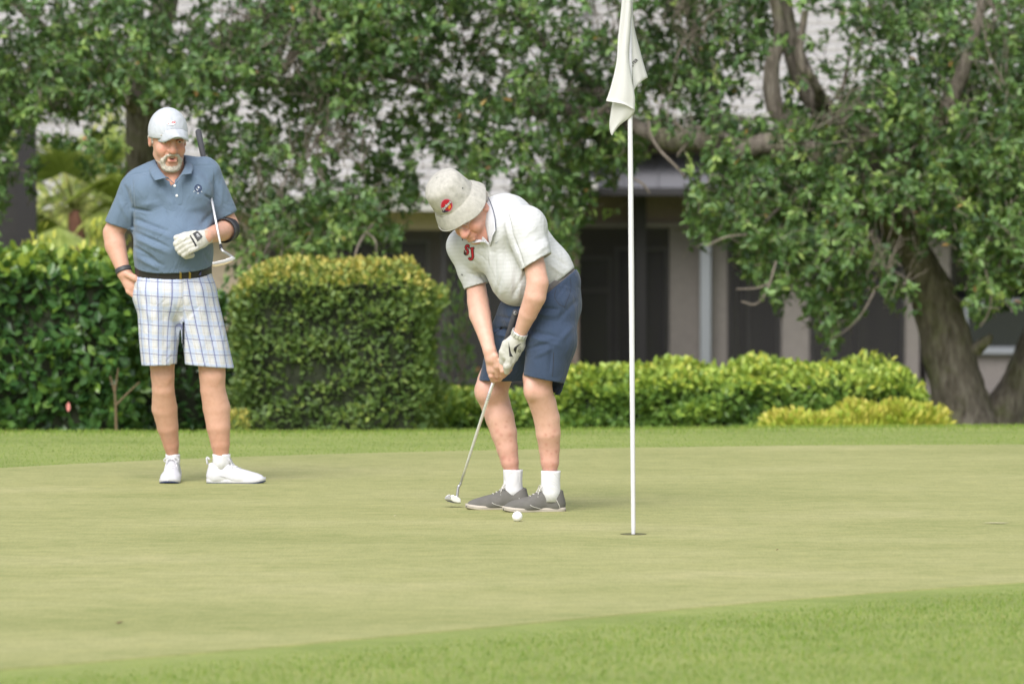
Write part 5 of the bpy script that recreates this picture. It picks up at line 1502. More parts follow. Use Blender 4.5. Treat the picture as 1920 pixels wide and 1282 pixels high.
# glove
gx = Vox(LA(350, 460, -.23) - .12, LA(350, 460, -.23) + .14, .0028)
gx.cap(LA(388, 444, -.205), LA(378, 448, -.225), 14.5 * uA, 15 * uA, .01, side=(0, 0, 1), depth=.8)
gx.cap(LA(378, 448, -.225), LA(362, 455, -.248), 16 * uA, 17 * uA, .012, side=(.5, 0, -1), depth=.62)
gl = [(354, 444.5, 331, 457), (358.5, 452, 334, 465.5), (363, 459, 338.5, 472), (367, 465.5, 345, 477.5)]
for i, (a, b, c, d) in enumerate(gl):
    r = (6.6, 6.6, 6.3, 5.8)[i] * uA; p0, p1 = LA(a, b, -.262), LA(c, d, -.258); mid = (p0 + p1) / 2 + np.array([0, -.010, .004])
    finger(gx, [p0, mid, p1, LA(c + 4, d + 3, -.228), LA(c + 15, d + 1, -.215)], r, r * .92, .0035)
finger(gx, [LA(366, 438, -.235), LA(347, 441, -.262), LA(330, 446, -.258)], 6.5 * uA, 5.2 * uA, .005)
V, F = gx.skin(1); N = vnormals(V, F); V = V + N * (.0008 * vnoise(V * 60, 4))[:, None]
gloveA = put('glove', V, F, M_GLOVE, manA)
tg = bvh(gloveA)
V2, F2 = stroke([(356, 441), (361, 449), (366, 458), (371, 467)], [1.5, 3, 3.2, 3.4]); appliques('strap', tg, V2, F2, M_BLACK, gloveA, .0012)
V2, F2 = poly_fill([(361, 438), (369.5, 433), (375, 437), (380, 443.5), (378, 446), (370.5, 453)], 2.5); tab = appliques('closure_tab', tg, V2, F2, M_CHAR, gloveA, .0022)
lettering('tab_lettering', tg, 'FIT', 370.5, 441.5, 5.2, 62, M_THREADW, gloveA, .0034, .02)

# ---- his putter (held under the arm)
putA = empty('putter', LA(415, 465, -.27), 'putter tucked under the arm of the man in the blue polo', 'putter')
def SA_(y): t_ = (y - 245) / 217.0; return LA(371.5 + 42.5 * t_, y, .22 - .47 * t_)
m = MB(); m.tube([SA_(245), SA_(247), SA_(290), SA_(335)], [4.6 * uA, 6 * uA, 5.2 * uA, 3.6 * uA], 12); adopt(m.build('grip', M_GRIP, None, True), putA)
m = MB(); m.tube([SA_(333), SA_(400), SA_(462)], [2.4 * uA, 2.2 * uA, 2.0 * uA], 10); adopt(m.build('shaft', M_STEEL, None, True), putA)
m = MB(); m.tube([SA_(459), SA_(467.5)], [3.2 * uA, 2.9 * uA], 10); adopt(m.build('ferrule', M_BLACK, None, True), putA)
m = MB(); m.tube(smooth_path([SA_(466), LA(418, 471, -.275), LA(428, 477, -.265), LA(437, 483, -.255)], 12), [2.6 * uA] * 12, 8); adopt(m.build('hosel', M_GREYST, None, True), putA)
def slab_px(pts, d0, d1, name, mat, parent, L):
    n = len(pts); V = [L(x, y, d0) for x, y in pts] + [L(x, y, d1) for x, y in pts]; F = [list(range(n)), list(range(2 * n - 1, n - 1, -1))] + [[i, n + i, n + (i + 1) % n, (i + 1) % n] for i in range(n)]
    m = MB(); m.add(V, F); o = m.build(name, mat); md = o.modifiers.new('b', 'BEVEL'); md.width = .0015; md.segments = 2; (adopt if parent.type == 'EMPTY' else child)(o, parent); return o
hd = slab_px([(398, 492), (420, 487), (436, 481.5), (442, 484), (437, 488), (420, 493), (402, 496), (398, 496)], -.275, -.235, 'head', M_GREYST, putA, LA)
slab_px([(398, 496.3), (402, 496.3), (420, 493.3), (437, 488.3), (433, 492), (420, 497), (404, 500.5), (399, 500)], -.272, -.238, 'sole', M_GOLDST, hd, LA)
# ================================================================== PERSON putting, in bucket hat
DB = 25.84
uB = DB / FPX
def LB(px, py, dy=0.0): return P(px, py, DB + dy)
manB = empty('person', LB(975, 960, 0) * [1, 1, 0], 'bent man in beige bucket hat and striped white polo putting the ball', 'person')
def W3(x, up, camd): v = np.array([x, -camd, up], float); return v / np.linalg.norm(v)       # image right, up, toward camera
upB = W3(-.60, .66, .44); fB = W3(-.30, -.72, .62); fB -= (fB @ upB) * upB; fB /= np.linalg.norm(fB); xB = np.cross(upB, fB)
HB = LB(877, 394, -.10); sB = 1.10

lo = np.minimum(LB(785, 970, -.5), LB(785, 320, -.5)) - .02; hi = np.maximum(LB(1110, 320, .45), LB(1110, 970, .45)) + .02; lo[2] = 0
vx = Vox(lo, hi, .0045)
qB = head(vx, HB, xB, fB, upB, sB, False)
vx.cap(LB(935, 425, -.02), LB(893, 402, -.08), 27 * uB, 24 * uB, .03)                 # neck
vx.cap(LB(925, 430, -.06), LB(915, 440, -.10), 20 * uB, 16 * uB, .03)
vx.cap(LB(945, 435, .0), LB(1015, 500, .03), 45 * uB, 45 * uB, .03, side=(0, 1, 0), depth=.9)
vx.cap(LB(965, 460, -.02), LB(985, 520, -.02), 45 * uB, 45 * uB, .03)
vx.cap(LB(1035, 540, .03), LB(1030, 570, .03), 36 * uB, 34 * uB, .03, side=(0, 1, 0), depth=.9)
# his right arm (far)
chain(vx, [LB(878, 470, .13), LB(892, 530, .10), LB(896, 565, .07), LB(900, 590, .04), LB(911, 630, -.03), LB(918, 658, -.075)], np.array([18, 18, 20, 20.5, 14.5, 12.3]) * uB, .005)
# his left arm (near)
chain(vx, [LB(995, 460, -.19), LB(1003, 500, -.22), LB(1008, 530, -.235), LB(1003, 556, -.235), LB(990, 588, -.205), LB(975, 624, -.16), LB(964, 648, -.13)], np.array([18, 19.5, 20.5, 20.5, 17, 11.8, 12]) * uB, .005)
# right hand round the grip, below the glove
gdir = LB(928, 716, .035) - LB(968, 582, -.115); gdir /= np.linalg.norm(gdir)
def SB(y): t_ = (y - 582) / (908 - 582.0); return LB(968 - 105 * t_, y, -.115 + .40 * t_)
vx.cap(LB(918, 656, -.075), LB(922, 672, -.075), 12.3 * uB, 13 * uB, .006)
vx.cap(LB(922, 668, -.07), LB(924, 692, -.06), 12.5 * uB, 12 * uB, .008, side=(1, 0, 0), depth=.85)
finger(vx, [LB(928, 668, -.095), LB(931, 686, -.085), LB(932.5, 705, -.055)], 7.2 * uB, 5.0 * uB, .005)      # thumb along the shaft
for i, (x0, y0) in enumerate(((917, 682), (918, 690), (919, 697), (921, 704))):                               # fingers wrap under and round
    finger(vx, [LB(x0, y0, -.06), LB(x0 + 4, y0 + 8, -.035), LB(x0 + 15, y0 + 9 - i, -.025), LB(x0 + 23, y0 + 1 - i * 1.2, -.065), LB(x0 + 21, y0 - 6 - i, -.10)], 5.8 * uB, 5.2 * uB, .004)
finger(vx, [LB(944, 704, -.05), LB(952, 697, -.06), LB(957, 692, -.065)], 5 * uB, 4.2 * uB, .004)             # fingertip showing past the glove
# legs
heelF = P(991, 955, gD(955.5)) * [1, 1, 0]; heelN = P(1059, 958, gD(959.5)) * [1, 1, 0]
LS = 118 * uB
aF, aN = heelF[1] - DB - .005, heelN[1] - DB - .018
chain(vx, [LB(975, 600, .13), LB(926, 715, .19), LB(921, 733, .185), LB(929, 757, .20), LB(937, 783, aF * .5 + .1), LB(945, 812, aF * .7 + .06), LB(951, 840, aF * .9 + .02), LB(956, 866, aF), LB(961, 888, aF), LB(965, 916, aF)], np.array([34, 31, 31.5, 28, 27, 24.5, 20, 16.6, 12, 8]) * uB, .006)
vx.ell(LB(906, 732, .15), (14 * uB, .035, 20 * uB), None, .02)
chain(vx, [LB(1040, 600, -.07), LB(1008, 708, -.08), LB(1009, 733, -.08), LB(1018, 758, aN * .4 - .05), LB(1025, 784, aN * .6 - .03), LB(1028, 812, aN * .8 - .02), LB(1030, 840, aN), LB(1031, 866, aN), LB(1031, 890, aN), LB(1033, 920, aN)], np.array([34, 27.5, 26.5, 25, 24.3, 23, 19.5, 17, 12, 8]) * uB, .006)
vx.ell(LB(995, 730, -.12), (13 * uB, .035, 20 * uB), None, .02)
V, F = vx.skin()
q = px_of(V); SK2 = np.array([0.68, 0.415, 0.325]); col = np.tile(SK2, (len(V), 1))
red2 = (.64, .26, .20)
arm = (q[:, 1] > 470) & (q[:, 1] < 720) & (V[:, 1] < DB - .1); 
for c, r, a in ((qB(.04, .085, -.03), .035, .6), (qB(-.04, .085, -.03), .035, .6), (qB(0, .12, -.037), .028, .75), (qB(.08, -.01, -.015), .035, .6), (qB(.02, .09, -.08), .03, .35)): col = blush(col, V, c, r, red2, a)
col = blush(col, V, LB(905, 440, -.12), .06, (.42, .15, .11), .6)
for (x, y, r, a) in ((1012, 520, 9, .5), (1004, 548, 8, .45), (992, 580, 8, .35)): col = blush(col, V, LB(x, y, -.25), r * uB * 1.6, (.54, .27, .18), a)
kn = np.exp(-((q[:, 1] - 722) / 18) ** 2)[:, None] * (q[:, 1] > 695)[:, None]; col = col * (1 - .35 * kn) + np.array([.64, .34, .28]) * .35 * kn
k = (np.clip((q[:, 1] - 810) / 70, 0, 1) * .55)[:, None]; col = col * (1 - k) + np.array([.58, .27, .225]) * k
rs = np.random.default_rng(12)
spots = [(932, 808, 5), (940, 815, 4), (921, 822, 3), (948, 800, 3), (957, 815, 4), (936, 832, 3), (958, 826, 2.5), (944, 858, 4), (955, 862, 3), (1023, 815, 3), (1040, 808, 4), (1024, 833, 3), (1037, 818, 3), (1043, 846, 3.5), (1034, 850, 2.5), (1037, 872, 3), (1030, 797, 2), (1026, 845, 2), (950, 790, 2), (930, 795, 2.5), (1016, 860, 2), (1045, 830, 2)]
for (x, y, r) in spots:
    w = np.exp(-(np.hypot(q[:, 0] - x, q[:, 1] - y) / r) ** 2)[:, None] * .38 * (V[:, 1] < DB + .25)[:, None]; col = col * (1 - w) + np.array([.42, .13, .11]) * w
put('body', V, F, M_SKIN, manB, col=col)
for g in (1, -1):
    c = qB(g * .033, .0795, .004)
    bm = bmesh.new(); bmesh.ops.create_uvsphere(bm, u_segments=14, v_segments=10, radius=.0115 * sB); me = bpy.data.meshes.new('eye'); bm.to_mesh(me); bm.free()
    for v in me.vertices: v.co = v.co + Vector(c)
    e = adopt(link('eye', me, M_EYE, None, True), manB)
    m = MB(); m.tube([c + sB * (xB * .014 * t + upB * (.002 - .003 * t * t) + fB * (.0115 - .004 * t * t)) for t in np.linspace(-1, 1, 9)], .0062 * sB, 6); o = m.build('eyelid', M_SKIN, None, True); at = o.data.attributes.new('Col', 'FLOAT_COLOR', 'POINT'); at.data.foreach_set('color', np.tile([.42, .20, .15, 1], len(o.data.vertices)).astype(np.float32)); child(o, e)
# thin framed glasses
gl_ = []
m = MB()
for g in (1, -1):
    c = qB(g * .033, .108, .002); m.tube([c + sB * (xB * .019 * math.cos(a) + upB * .013 * math.sin(a)) for a in np.linspace(0, 2 * math.pi, 21)], .0006, 5)
    m.tube([qB(g * .052, .104, .006), qB(g * .072, .06, .006), qB(g * .080, -.005, .004)], .0008, 5)
m.tube([qB(-.014, .110, .004), qB(0, .114, .006), qB(.014, .110, .004)], .0012, 5)
adopt(m.build('glasses', M_GREYST, None, True), manB)
bx = Vox(HB - .17, HB + .17, .004)
for g in (1, -1):
    bx.cap(qB(g * .073, .010, .012), qB(g * .071, .012, -.018), .006 * sB, .004 * sB, .006); bx.cap(qB(g * .064, -.045, .0), qB(g * .052, -.070, -.035), .014 * sB, .010 * sB, .01)
bx.cap(qB(-.05, -.085, -.01), qB(.05, -.085, -.01), .016 * sB, .016 * sB, .01)
V, F = bx.skin(1); put('hair', V, F, M_HAIR, manB)

# ---- bucket hat
t = NT('hat_canvas'); t.bsdf(Roughness=.95, Base_Color=(.56, .52, .44)); v = t.mapping(); n1 = t.noise(45, 6, v, .7); n2 = t.noise(420, 2, v)
t.l(t.ramp([(.3, (.38, .37, .335)), (.55, (.48, .465, .425)), (.8, (.55, .535, .495))], n1.outputs[0]).outputs[0], t.b.inputs['Base Color']); t.bump(n2.outputs[0], .4, .003); t.b.inputs['Specular IOR Level'].default_value = .15; M_HAT = t.m
C0 = LB(866, 388, -.085)
prof = [(-2, 60.5), (0, 60), (6, 57.5), (12, 54.5), (18, 51), (23, 47), (25, 45.2), (27, 44.6), (34, 44), (44, 43.2), (54, 42), (62, 40), (68, 36.5), (73, 30), (76, 21), (78, 10), (78.5, .5)]
th = np.linspace(0, 2 * math.pi, 73)[:-1]; G = []
for a, r in prof:
    w = (1 + .022 * np.sin(2 * th + .6) + .012 * np.sin(5 * th + a * .05)) if a > 20 else (1 + .05 * np.sin(2 * th + .9) + .018 * np.sin(5 * th))
    drp = np.where(a < 23, (-3.0 * np.sin(2 * th + .4) - 2.0 * np.sin(3 * th + 1)) * (23 - a) / 23.0, 0)
    G.append(C0 + uB * ((r * w * np.cos(th))[:, None] * xB * .90 + (r * w * np.sin(th))[:, None] * fB + (a + drp)[:, None] * upB if np.ndim(a + drp) else 0))
m = MB(); m.grid(np.array(G), closed=True); hat = m.build('bucket_hat', M_HAT, None, True)
Vh = np.array([v.co for v in hat.data.vertices]); rel = (Vh - C0) / uB; hh = rel @ upB
crown = hh > 26
Vh = Vh + ((Vh - C0 - np.outer((Vh - C0) @ upB, upB)) / (uB * 44)) * (np.where(crown, .0048 * vnoise(Vh * 38, 7) + .0028 * vnoise(Vh * 80, 8), .001 * vnoise(Vh * 40, 3)))[:, None]
for i, v in enumerate(hat.data.vertices): v.co = Vh[i]
md = hat.modifiers.new('s', 'SUBSURF'); md.levels = 1; md.render_levels = 1
md = hat.modifiers.new('t', 'SOLIDIFY'); md.thickness = .003; md.offset = -1
adopt(hat, manB)
def hat_ring(a, r, name, mat, rad):
    m = MB(); m.tube([C0 + uB * (xB * r * .90 * math.cos(x) + fB * r * math.sin(x) + upB * a) for x in np.linspace(0, 2 * math.pi, 61)], rad, 5, cap=False); child(m.build(name, mat, None, True), hat)
M_HSEAM = simple('hat_seam', (.30, .285, .25), .95); hat_ring(24.5, 46.2, 'seam', M_HSEAM, .0018); hat_ring(31.5, 44.6, 'seam', M_HSEAM, .0016); hat_ring(0, 60.3, 'brim_edge', M_HAT, .0026)
bpy.context.view_layer.update(); thh = bvh(hat, True)
M_ROUND = M_THREADR
cxl, cyl = 837.5, 385.5
V2, F2 = poly_fill([(cxl + 10.5 * math.cos(a) * (1 + .06 * math.sin(9 * a)), cyl + 11.5 * math.sin(a) * (1 + .06 * math.sin(9 * a))) for a in np.linspace(0, 2 * math.pi, 37)[:-1]], 3); appliques('badge', thh, V2, F2, M_THREADR, hat, .0030)
V2, F2 = stroke([(cxl + 10.8 * math.cos(a), cyl + 11.8 * math.sin(a)) for a in np.linspace(0, 2 * math.pi, 37)[:-1]], 1.3, True); appliques('badge_border', thh, V2, F2, M_THREADP, hat, .0036)
V2, F2 = poly_fill([(839.5, 389), (844, 383), (846, 388), (842, 393)], 3); appliques('badge_mark', thh, V2, F2, M_THREADO, hat, .0038)
V2, F2 = poly_fill([(831, 392), (828.5, 397), (834, 399), (840, 397), (842, 395), (836, 395)], 3); appliques('badge_mark', thh, V2, F2, M_THREADN, hat, .0037)
lettering('badge_lettering', thh, 'Strikers', 837.0, 386.5, 7.2, -47, M_THREADN, hat, .0042, .09, .3)
lettering('badge_lettering', thh, 'Strikers', 837.0, 386.3, 7.2, -47, M_THREADW, hat, .0050, .02, .3)
for (x, y) in ((812.8, 393), (867.5, 353)):
    V2, F2 = poly_fill([(x + 1.3 * math.cos(a), y + 1.3 * math.sin(a)) for a in np.linspace(0, 6.28, 9)[:-1]], 3); appliques('eyelet', thh, V2, F2, M_CHAR, hat, .003)

# ---- polo shirt
t = NT('striped_white_knit'); t.bsdf(Roughness=.9); t.b.inputs['Specular IOR Level'].default_value = .2
av = t.n('ShaderNodeAttribute', attribute_name='pv').outputs['Fac']
sn = mth('SINE', mth('MULTIPLY', av, 6.2832 / .018)); rmp = t.ramp([(.30, (.59, .60, .615)), (.62, (.56, .572, .58))], mth('ADD', mth('MULTIPLY', sn, .5), .5))
t.l(rmp.outputs[0], t.b.inputs['Base Color']); nzb = t.noise(700, 2, t.mapping()); wrinkle(t, nzb.outputs[0], .12, .4); M_STRIPE = t.m
lo = LB(815, 600, -.45) - .02; hi = LB(1095, 345, .36) + .02
sx = Vox(np.minimum(lo, hi), np.maximum(lo, hi), .0045)
hR, nR_ = LB(894, 536, .10), W3(.28, -.95, .1); hL, nL_ = LB(1004, 492, -.215), W3(.50, -.85, .10)
chain(sx, [LB(870, 460, .13), LB(884, 505, .11), LB(898, 550, .085)], np.array([29, 25.5, 22.5]) * uB, .02)
chain(sx, [LB(986, 428, -.165), LB(998, 470, -.205), LB(1012, 515, -.235)], np.array([34, 32.5, 30]) * uB, .02)
sx.cut_local(hR, nR_, .16); sx.cut_local(hL, nL_, .16)
sx.cap(LB(935, 425, -.02), LB(985, 440, .0), 60 * uB, 55 * uB, .015, side=(0, 1, 0), depth=(54 * uB, 40 * uB))
sx.cap(LB(968, 432, .0), LB(1028, 504, .02), 60 * uB, 46 * uB, .015, side=(0, 1, 0), depth=(50 * uB, 42 * uB))
sx.cap(LB(940, 445, -.02), LB(972, 512, -.03), 56 * uB, 56 * uB, .04)
sx.ell(LB(977, 518, -.02), (56 * uB, .14, 58 * uB), None, .03)
sx.cap(LB(1032, 500, .02), LB(1040, 512, .02), 44 * uB, 42 * uB, .04, side=(0, 1, 0), depth=.85)
sx.ell(LB(950, 405, .0), (46 * uB, .13, 43 * uB), None, .03)
sx.cap(LB(870, 462, .12), LB(985, 425, -.16), 30 * uB, 38 * uB, .05)
sx.ell(LB(905, 470, .02), (32 * uB, .09, 36 * uB), None, .05)
wB, nB = LB(1034, 530, 0), W3(.36, -.93, 0)
# waist: the shirt is tucked along a line from the back down to the hanging belly
sx.cut(LB(1050, 523, 0), W3(.62, -.78, 0))
sx.cap(LB(905, 425, -.10), LB(917, 452, -.15), 17 * uB, 2 * uB, .004, 'sub', depth=(.07, .03))
sx.cap(LB(890, 400, -.085), LB(915, 418, -.06), 27 * uB, 24 * uB, .006, 'sub')
V, F = sx.skin(); F = drop_caps(V, F, [(hR, nR_, .15), (hL, nL_, .15), (LB(1050, 523, 0), W3(.62, -.78, 0), .6)])
V = fold(V, F, [(a, b, c_, d, w * .85, m_ * 1.5) for a, b, c_, d, w, m_ in [(952, 400, 962, 440, 2.2, -5), (960, 436, 982, 500, 2.4, -7), (948, 415, 962, 470, 4, 4), (920, 470, 921, 535, 3.5, 4), (928, 468, 930, 530, 3.5, -4), (944, 440, 952, 500, 5, -4), (968, 500, 964, 555, 5, -5), (978, 505, 972, 565, 4, 4), (985, 510, 960, 560, 4, -5), (1000, 520, 985, 560, 5, -4), (938, 520, 930, 560, 5, -3.5), (860, 470, 900, 500, 5, -4), (868, 490, 905, 515, 4, 3), (876, 512, 908, 522, 4, -3.5), (975, 450, 1010, 420, 7, 3), (985, 470, 1025, 440, 6, -3), (1020, 420, 1050, 480, 7, -3), (1000, 480, 1030, 455, 5, 3), (1035, 480, 1066, 500, 5, -4), (1030, 495, 1055, 515, 4, 3.5), (880, 440, 910, 470, 4, -3), (912, 452, 916, 500, 1.4, -2), (925, 450, 926, 500, 1.4, -2), (890, 500, 925, 545, 4, -4), (898, 520, 925, 560, 4, 3)]], uB)
N = vnormals(V, F); V = V + N * (.002 * vnoise(V * np.array([20, 14, 12]), 15))[:, None]
q = px_of(V); pv = V[:, 2] - .10 * (V[:, 0] - LB(960, 450)[0]) + .25 * (V[:, 1] - DB) * .3 + .02 * np.sin((q[:, 0] - 900) / 45)
shirtB = put('polo_shirt', V, F, M_STRIPE, manB, {'pv': pv}, thick=.0035)
M_COLLW = cloth('white_rib_collar', (.56, .57, .61))
def collarB(inner, outer, nm):
    o = collar_mesh(nm, inner, outer, M_COLLW, shirtB, n=36, bulge=.004); return o
collarB([LB(919, 462, -.155), LB(914, 440, -.150), LB(909, 415, -.135), LB(905, 390, -.10), LB(904, 370, -.04), LB(898, 362, .04)],
        [LB(924, 440, -.195), LB(929, 432, -.19), LB(927, 410, -.172), LB(921, 387, -.13), LB(914, 370, -.06), LB(908, 362, .05)], 'collar')
collarB([LB(914, 461, -.150), LB(900, 448, -.13), LB(884, 440, -.09), LB(868, 432, -.03), LB(858, 425, .03)],
        [LB(908, 452, -.17), LB(888, 456, -.13), LB(868, 452, -.09), LB(862, 442, -.03), LB(856, 432, .03)], 'collar')
for pth in ([LB(930, 432, -.197), LB(928.5, 410, -.178), LB(922.5, 387, -.138), LB(915, 369, -.066)],):
    m = MB(); m.tube(smooth_path(pth, 18), .0016, 5); child(m.build('collar_tipping', M_THREADN, None, True), shirtB)
m = MB(); m.tube(smooth_path([LB(865.5, 437, -.06), LB(866, 444, -.085), LB(867, 451, -.098)], 8), .0016, 5); child(m.build('collar_tipping', M_THREADN, None, True), shirtB)
ts = bvh(shirtB)
# chest letters with dark outline
lettering('chest_letter', ts, 'S', 875.0, 469.5, 26, 8, M_THREADK, shirtB, .0022, .070, 0, .74); lettering('chest_letter', ts, 'S', 875.0, 469.5, 26, 8, M_THREADR, shirtB, .0034, .028, 0, .74)
jp = [(886, 466), (884.5, 466.5)]
jj = [(885.2, 466.5), (885.6, 474), (886.2, 482), (884.0, 486.0), (881.0, 485.6), (879.2, 482.6)]
V2, F2 = stroke(smooth_path(np.array(jj), 16), 5.6); appliques('chest_letter', ts, V2, F2, M_THREADK, shirtB, .0026); V2, F2 = stroke(smooth_path(np.array(jj), 16), 3.6); appliques('chest_letter', ts, V2, F2, M_THREADR, shirtB, .0038)
V2, F2 = stroke([(881.2, 466.2), (889.2, 465.0)], 4.2); appliques('chest_letter', ts, V2, F2, M_THREADK, shirtB, .0028); V2, F2 = stroke([(882, 466.1), (888, 465.2)], 2.4); appliques('chest_letter', ts, V2, F2, M_THREADR, shirtB, .0040)
V2, F2 = poly_fill([(928, 455), (928.4, 457), (930.5, 456.6), (936, 450.5), (930, 454.6)], 3); appliques('chest_mark', ts, V2, F2, M_THREADG, shirtB, .002)
lettering('sleeve_mark', ts, 'H', 866, 515.5, 5, 12, M_THREADK, shirtB, .002, .02)
# ---- shorts
M_SHORTB = cloth('slate_navy_cotton', (.042, .064, .112), .85, 600, .12, .08)
lo = LB(880, 735, -.4) - .03; hi = LB(1105, 490, .42) + .03
px_ = Vox(np.minimum(lo, hi), np.maximum(lo, hi), .0045)
px_.cap(LB(1042, 530, .02), LB(1034, 570, .02), 45 * uB, 50 * uB, .04, side=(0, 1, 0), depth=(47 * uB, 53 * uB))
px_.ell(LB(1030, 572, .02), (58 * uB, .19, 52 * uB), None, .04)
px_.cut(LB(1060, 521, 0), W3(-.62, .78, 0))
px_.cap(LB(985, 590, .04), LB(1010, 595, .03), 45 * uB, 48 * uB, .04)
chain(px_, [LB(1036, 597, -.05), LB(1034, 640, -.08), LB(1015, 735, -.10)], np.array([47, 45.5, 36.5]) * uB, .03)
chain(px_, [LB(980, 595, .12), LB(962, 640, .14), LB(937, 735, .17)], np.array([50, 47, 44]) * uB, .03)
hF, nF = LB(937, 713, .17), W3(.0, -1, 0)
hN, nN = LB(1010, 709, -.12), W3(-.20, -1, .0)
px_.cut_local(hN, nN, .118); px_.cut_local(hF, nF, .14)
V, F = px_.skin(); F = drop_caps(V, F, [(hN, nN, .2), (hF, nF, .2), (LB(1060, 521, 0), W3(-.62, .78, 0), .6)])
V = fold(V, F, [(a, b, c_, d, w * .85, m_ * 1.5) for a, b, c_, d, w, m_ in [(985, 575, 1050, 580, 4, -6), (990, 588, 1045, 592, 5, 5), (925, 615, 972, 622, 3.5, -7), (925, 626, 968, 634, 4, 6), (930, 592, 965, 600, 4, -5), (990, 620, 1045, 632, 5, -6), (992, 632, 1050, 648, 5, 4), (985, 655, 1040, 640, 5, -5), (1045, 600, 1085, 560, 6, -4), (1050, 640, 1075, 610, 6, 4), (1000, 670, 1042, 650, 5, 3.5), (1042, 560, 1062, 530, 3, -3), (1062, 530, 1070, 548, 3, -3), (1035, 640, 1030, 700, 4, -4), (905, 660, 950, 670, 6, -4), (910, 690, 960, 680, 6, 4), (1048, 556, 1060, 582, 2, -2.5), (1040, 535, 1070, 540, 3, 2)]], uB)
N = vnormals(V, F); V = V + N * (.0022 * vnoise(V * np.array([18, 12, 10]), 19))[:, None]
shortsB = put('shorts', V, F, M_SHORTB, manB, thick=.003)
M_GBELT = cloth('grey_web_belt', (.16, .15, .145), .8, 300, .4)
bax = W3(-.62, .78, 0)
beltB = strip_band('belt', LB(1029, 541, .02), bax, W3(.78, .62, 0), 60 * uB, 46 * uB, 13 * uB, M_GBELT, manB, .004, 48)
tp = bvh(shortsB)
V2, F2 = stroke([(1075, 505), (1079, 513), (1082, 520)], 3); appliques('belt_loop', tp, V2, F2, M_SHORTB, shortsB, .004)
for pth in ([(1043, 541), (1040, 556), (1048, 570), (1058, 575)], [(1069, 520), (1070, 545), (1058, 577)], [(1038, 660), (1037, 690), (1036, 706)]):
    V2, F2 = stroke(smooth_path(np.array(pth, float), 12), .9); appliques('seam', tp, V2, F2, M_BLACK, shortsB, .001)
# ---- shoes and socks
shoe(manB, heelF, math.radians(180 + 4), LS, 1, 'grey'); shoe(manB, heelN, math.radians(180 + 11), LS * 1.0, 1, 'grey')
sock(manB, np.array([LB(962, 890, .165)[0], heelF[1] - .006, .1]), math.radians(184), LS, ((880, 17.6), (884, 17.4), (900, 16.5), (918, 17.5), (935, 17)), LB)
sock(manB, np.array([LB(1033, 890, -.145)[0], heelN[1] - .022, .1]), math.radians(191), LS, ((882, 17.6), (886, 17.4), (902, 17), (922, 18), (940, 17)), LB)
# ---- watch and glove
wax = LB(964, 648, -.13) - LB(990, 588, -.205)
wt_ = strip_band('watch', LB(974.0, 625.5, -.158), wax, (1, 0, 0), 14.2 * uB, 14.2 * uB, 9 * uB, M_STEEL, manB, .004, 34)
for k in range(26):
    a = k / 26 * 6.283; u_ = np.array([1., 0, 0]) - wax * (wax[0] / (wax @ wax)); u_ /= np.linalg.norm(u_); v_ = np.cross(wax / np.linalg.norm(wax), u_)
    c = LB(974.0, 625.5, -.158) + (u_ * math.cos(a) + v_ * math.sin(a)) * 14.8 * uB; w_ = wax / np.linalg.norm(wax) * 4.2 * uB
    m = MB(); m.tube([c - w_, c + w_], .0026, 4); child(m.build('link', M_GREYST if k % 2 else M_STEEL), wt_)
gx = Vox(LB(958, 660, -.1) - .15, LB(958, 660, -.1) + .15, .0028)
gx.cap(LB(972, 632, -.15), LB(966, 645, -.135), 15 * uB, 17 * uB, .01, side=(1, 0, 0), depth=.85)
gx.cap(LB(966, 645, -.135), LB(956, 668, -.12), 19.5 * uB, 16 * uB, .012, side=(1, 0, .3), depth=.68)
finger(gx, [LB(949, 644, -.13), LB(943, 660, -.125), LB(941, 680, -.10)], 8.0 * uB, 6.2 * uB, .006)                       # thumb
for i in range(4):
    x0, y0 = 962 - i * 3.4, 664 + i * 7.5
    finger(gx, [LB(x0 - 2, y0, -.125), LB(x0 - 3, y0 + 7, -.085), LB(x0 - 13, y0 + 8, -.055), LB(x0 - 20, y0 + 3, -.07)], 6.6 * uB, 6 * uB, .006)
finger(gx, [LB(956, 668, -.135), LB(953, 684, -.125), LB(950, 697, -.10)], 7.2 * uB, 5.6 * uB, .006); finger(gx, [LB(962, 664, -.13), LB(960, 678, -.12), LB(955, 690, -.09)], 6.6 * uB, 5.2 * uB, .005)
V, F = gx.skin(1); N = vnormals(V, F); V = V + N * (.0008 * vnoise(V * 60, 14))[:, None]
gloveB = put('glove', V, F, M_GLOVE, manB); tg = bvh(gloveB)
V2, F2 = poly_fill([(953.5, 640), (955.5, 650), (958, 661), (962, 668.5), (955, 668), (954, 655)], 2.5); appliques('glove_mark', tg, V2, F2, M_BLACK, gloveB, .0014)
V2, F2 = poly_fill([(978.5, 643.5), (971, 646.5), (964, 651.5), (963, 656), (967, 663), (968, 657), (970, 651), (974, 647)], 2.5); appliques('glove_mark', tg, V2, F2, M_BLACK, gloveB, .0014)
lettering('glove_lettering', tg, 'GO', 974, 655, 7, 100, M_BLACK, gloveB, .0014, .0)
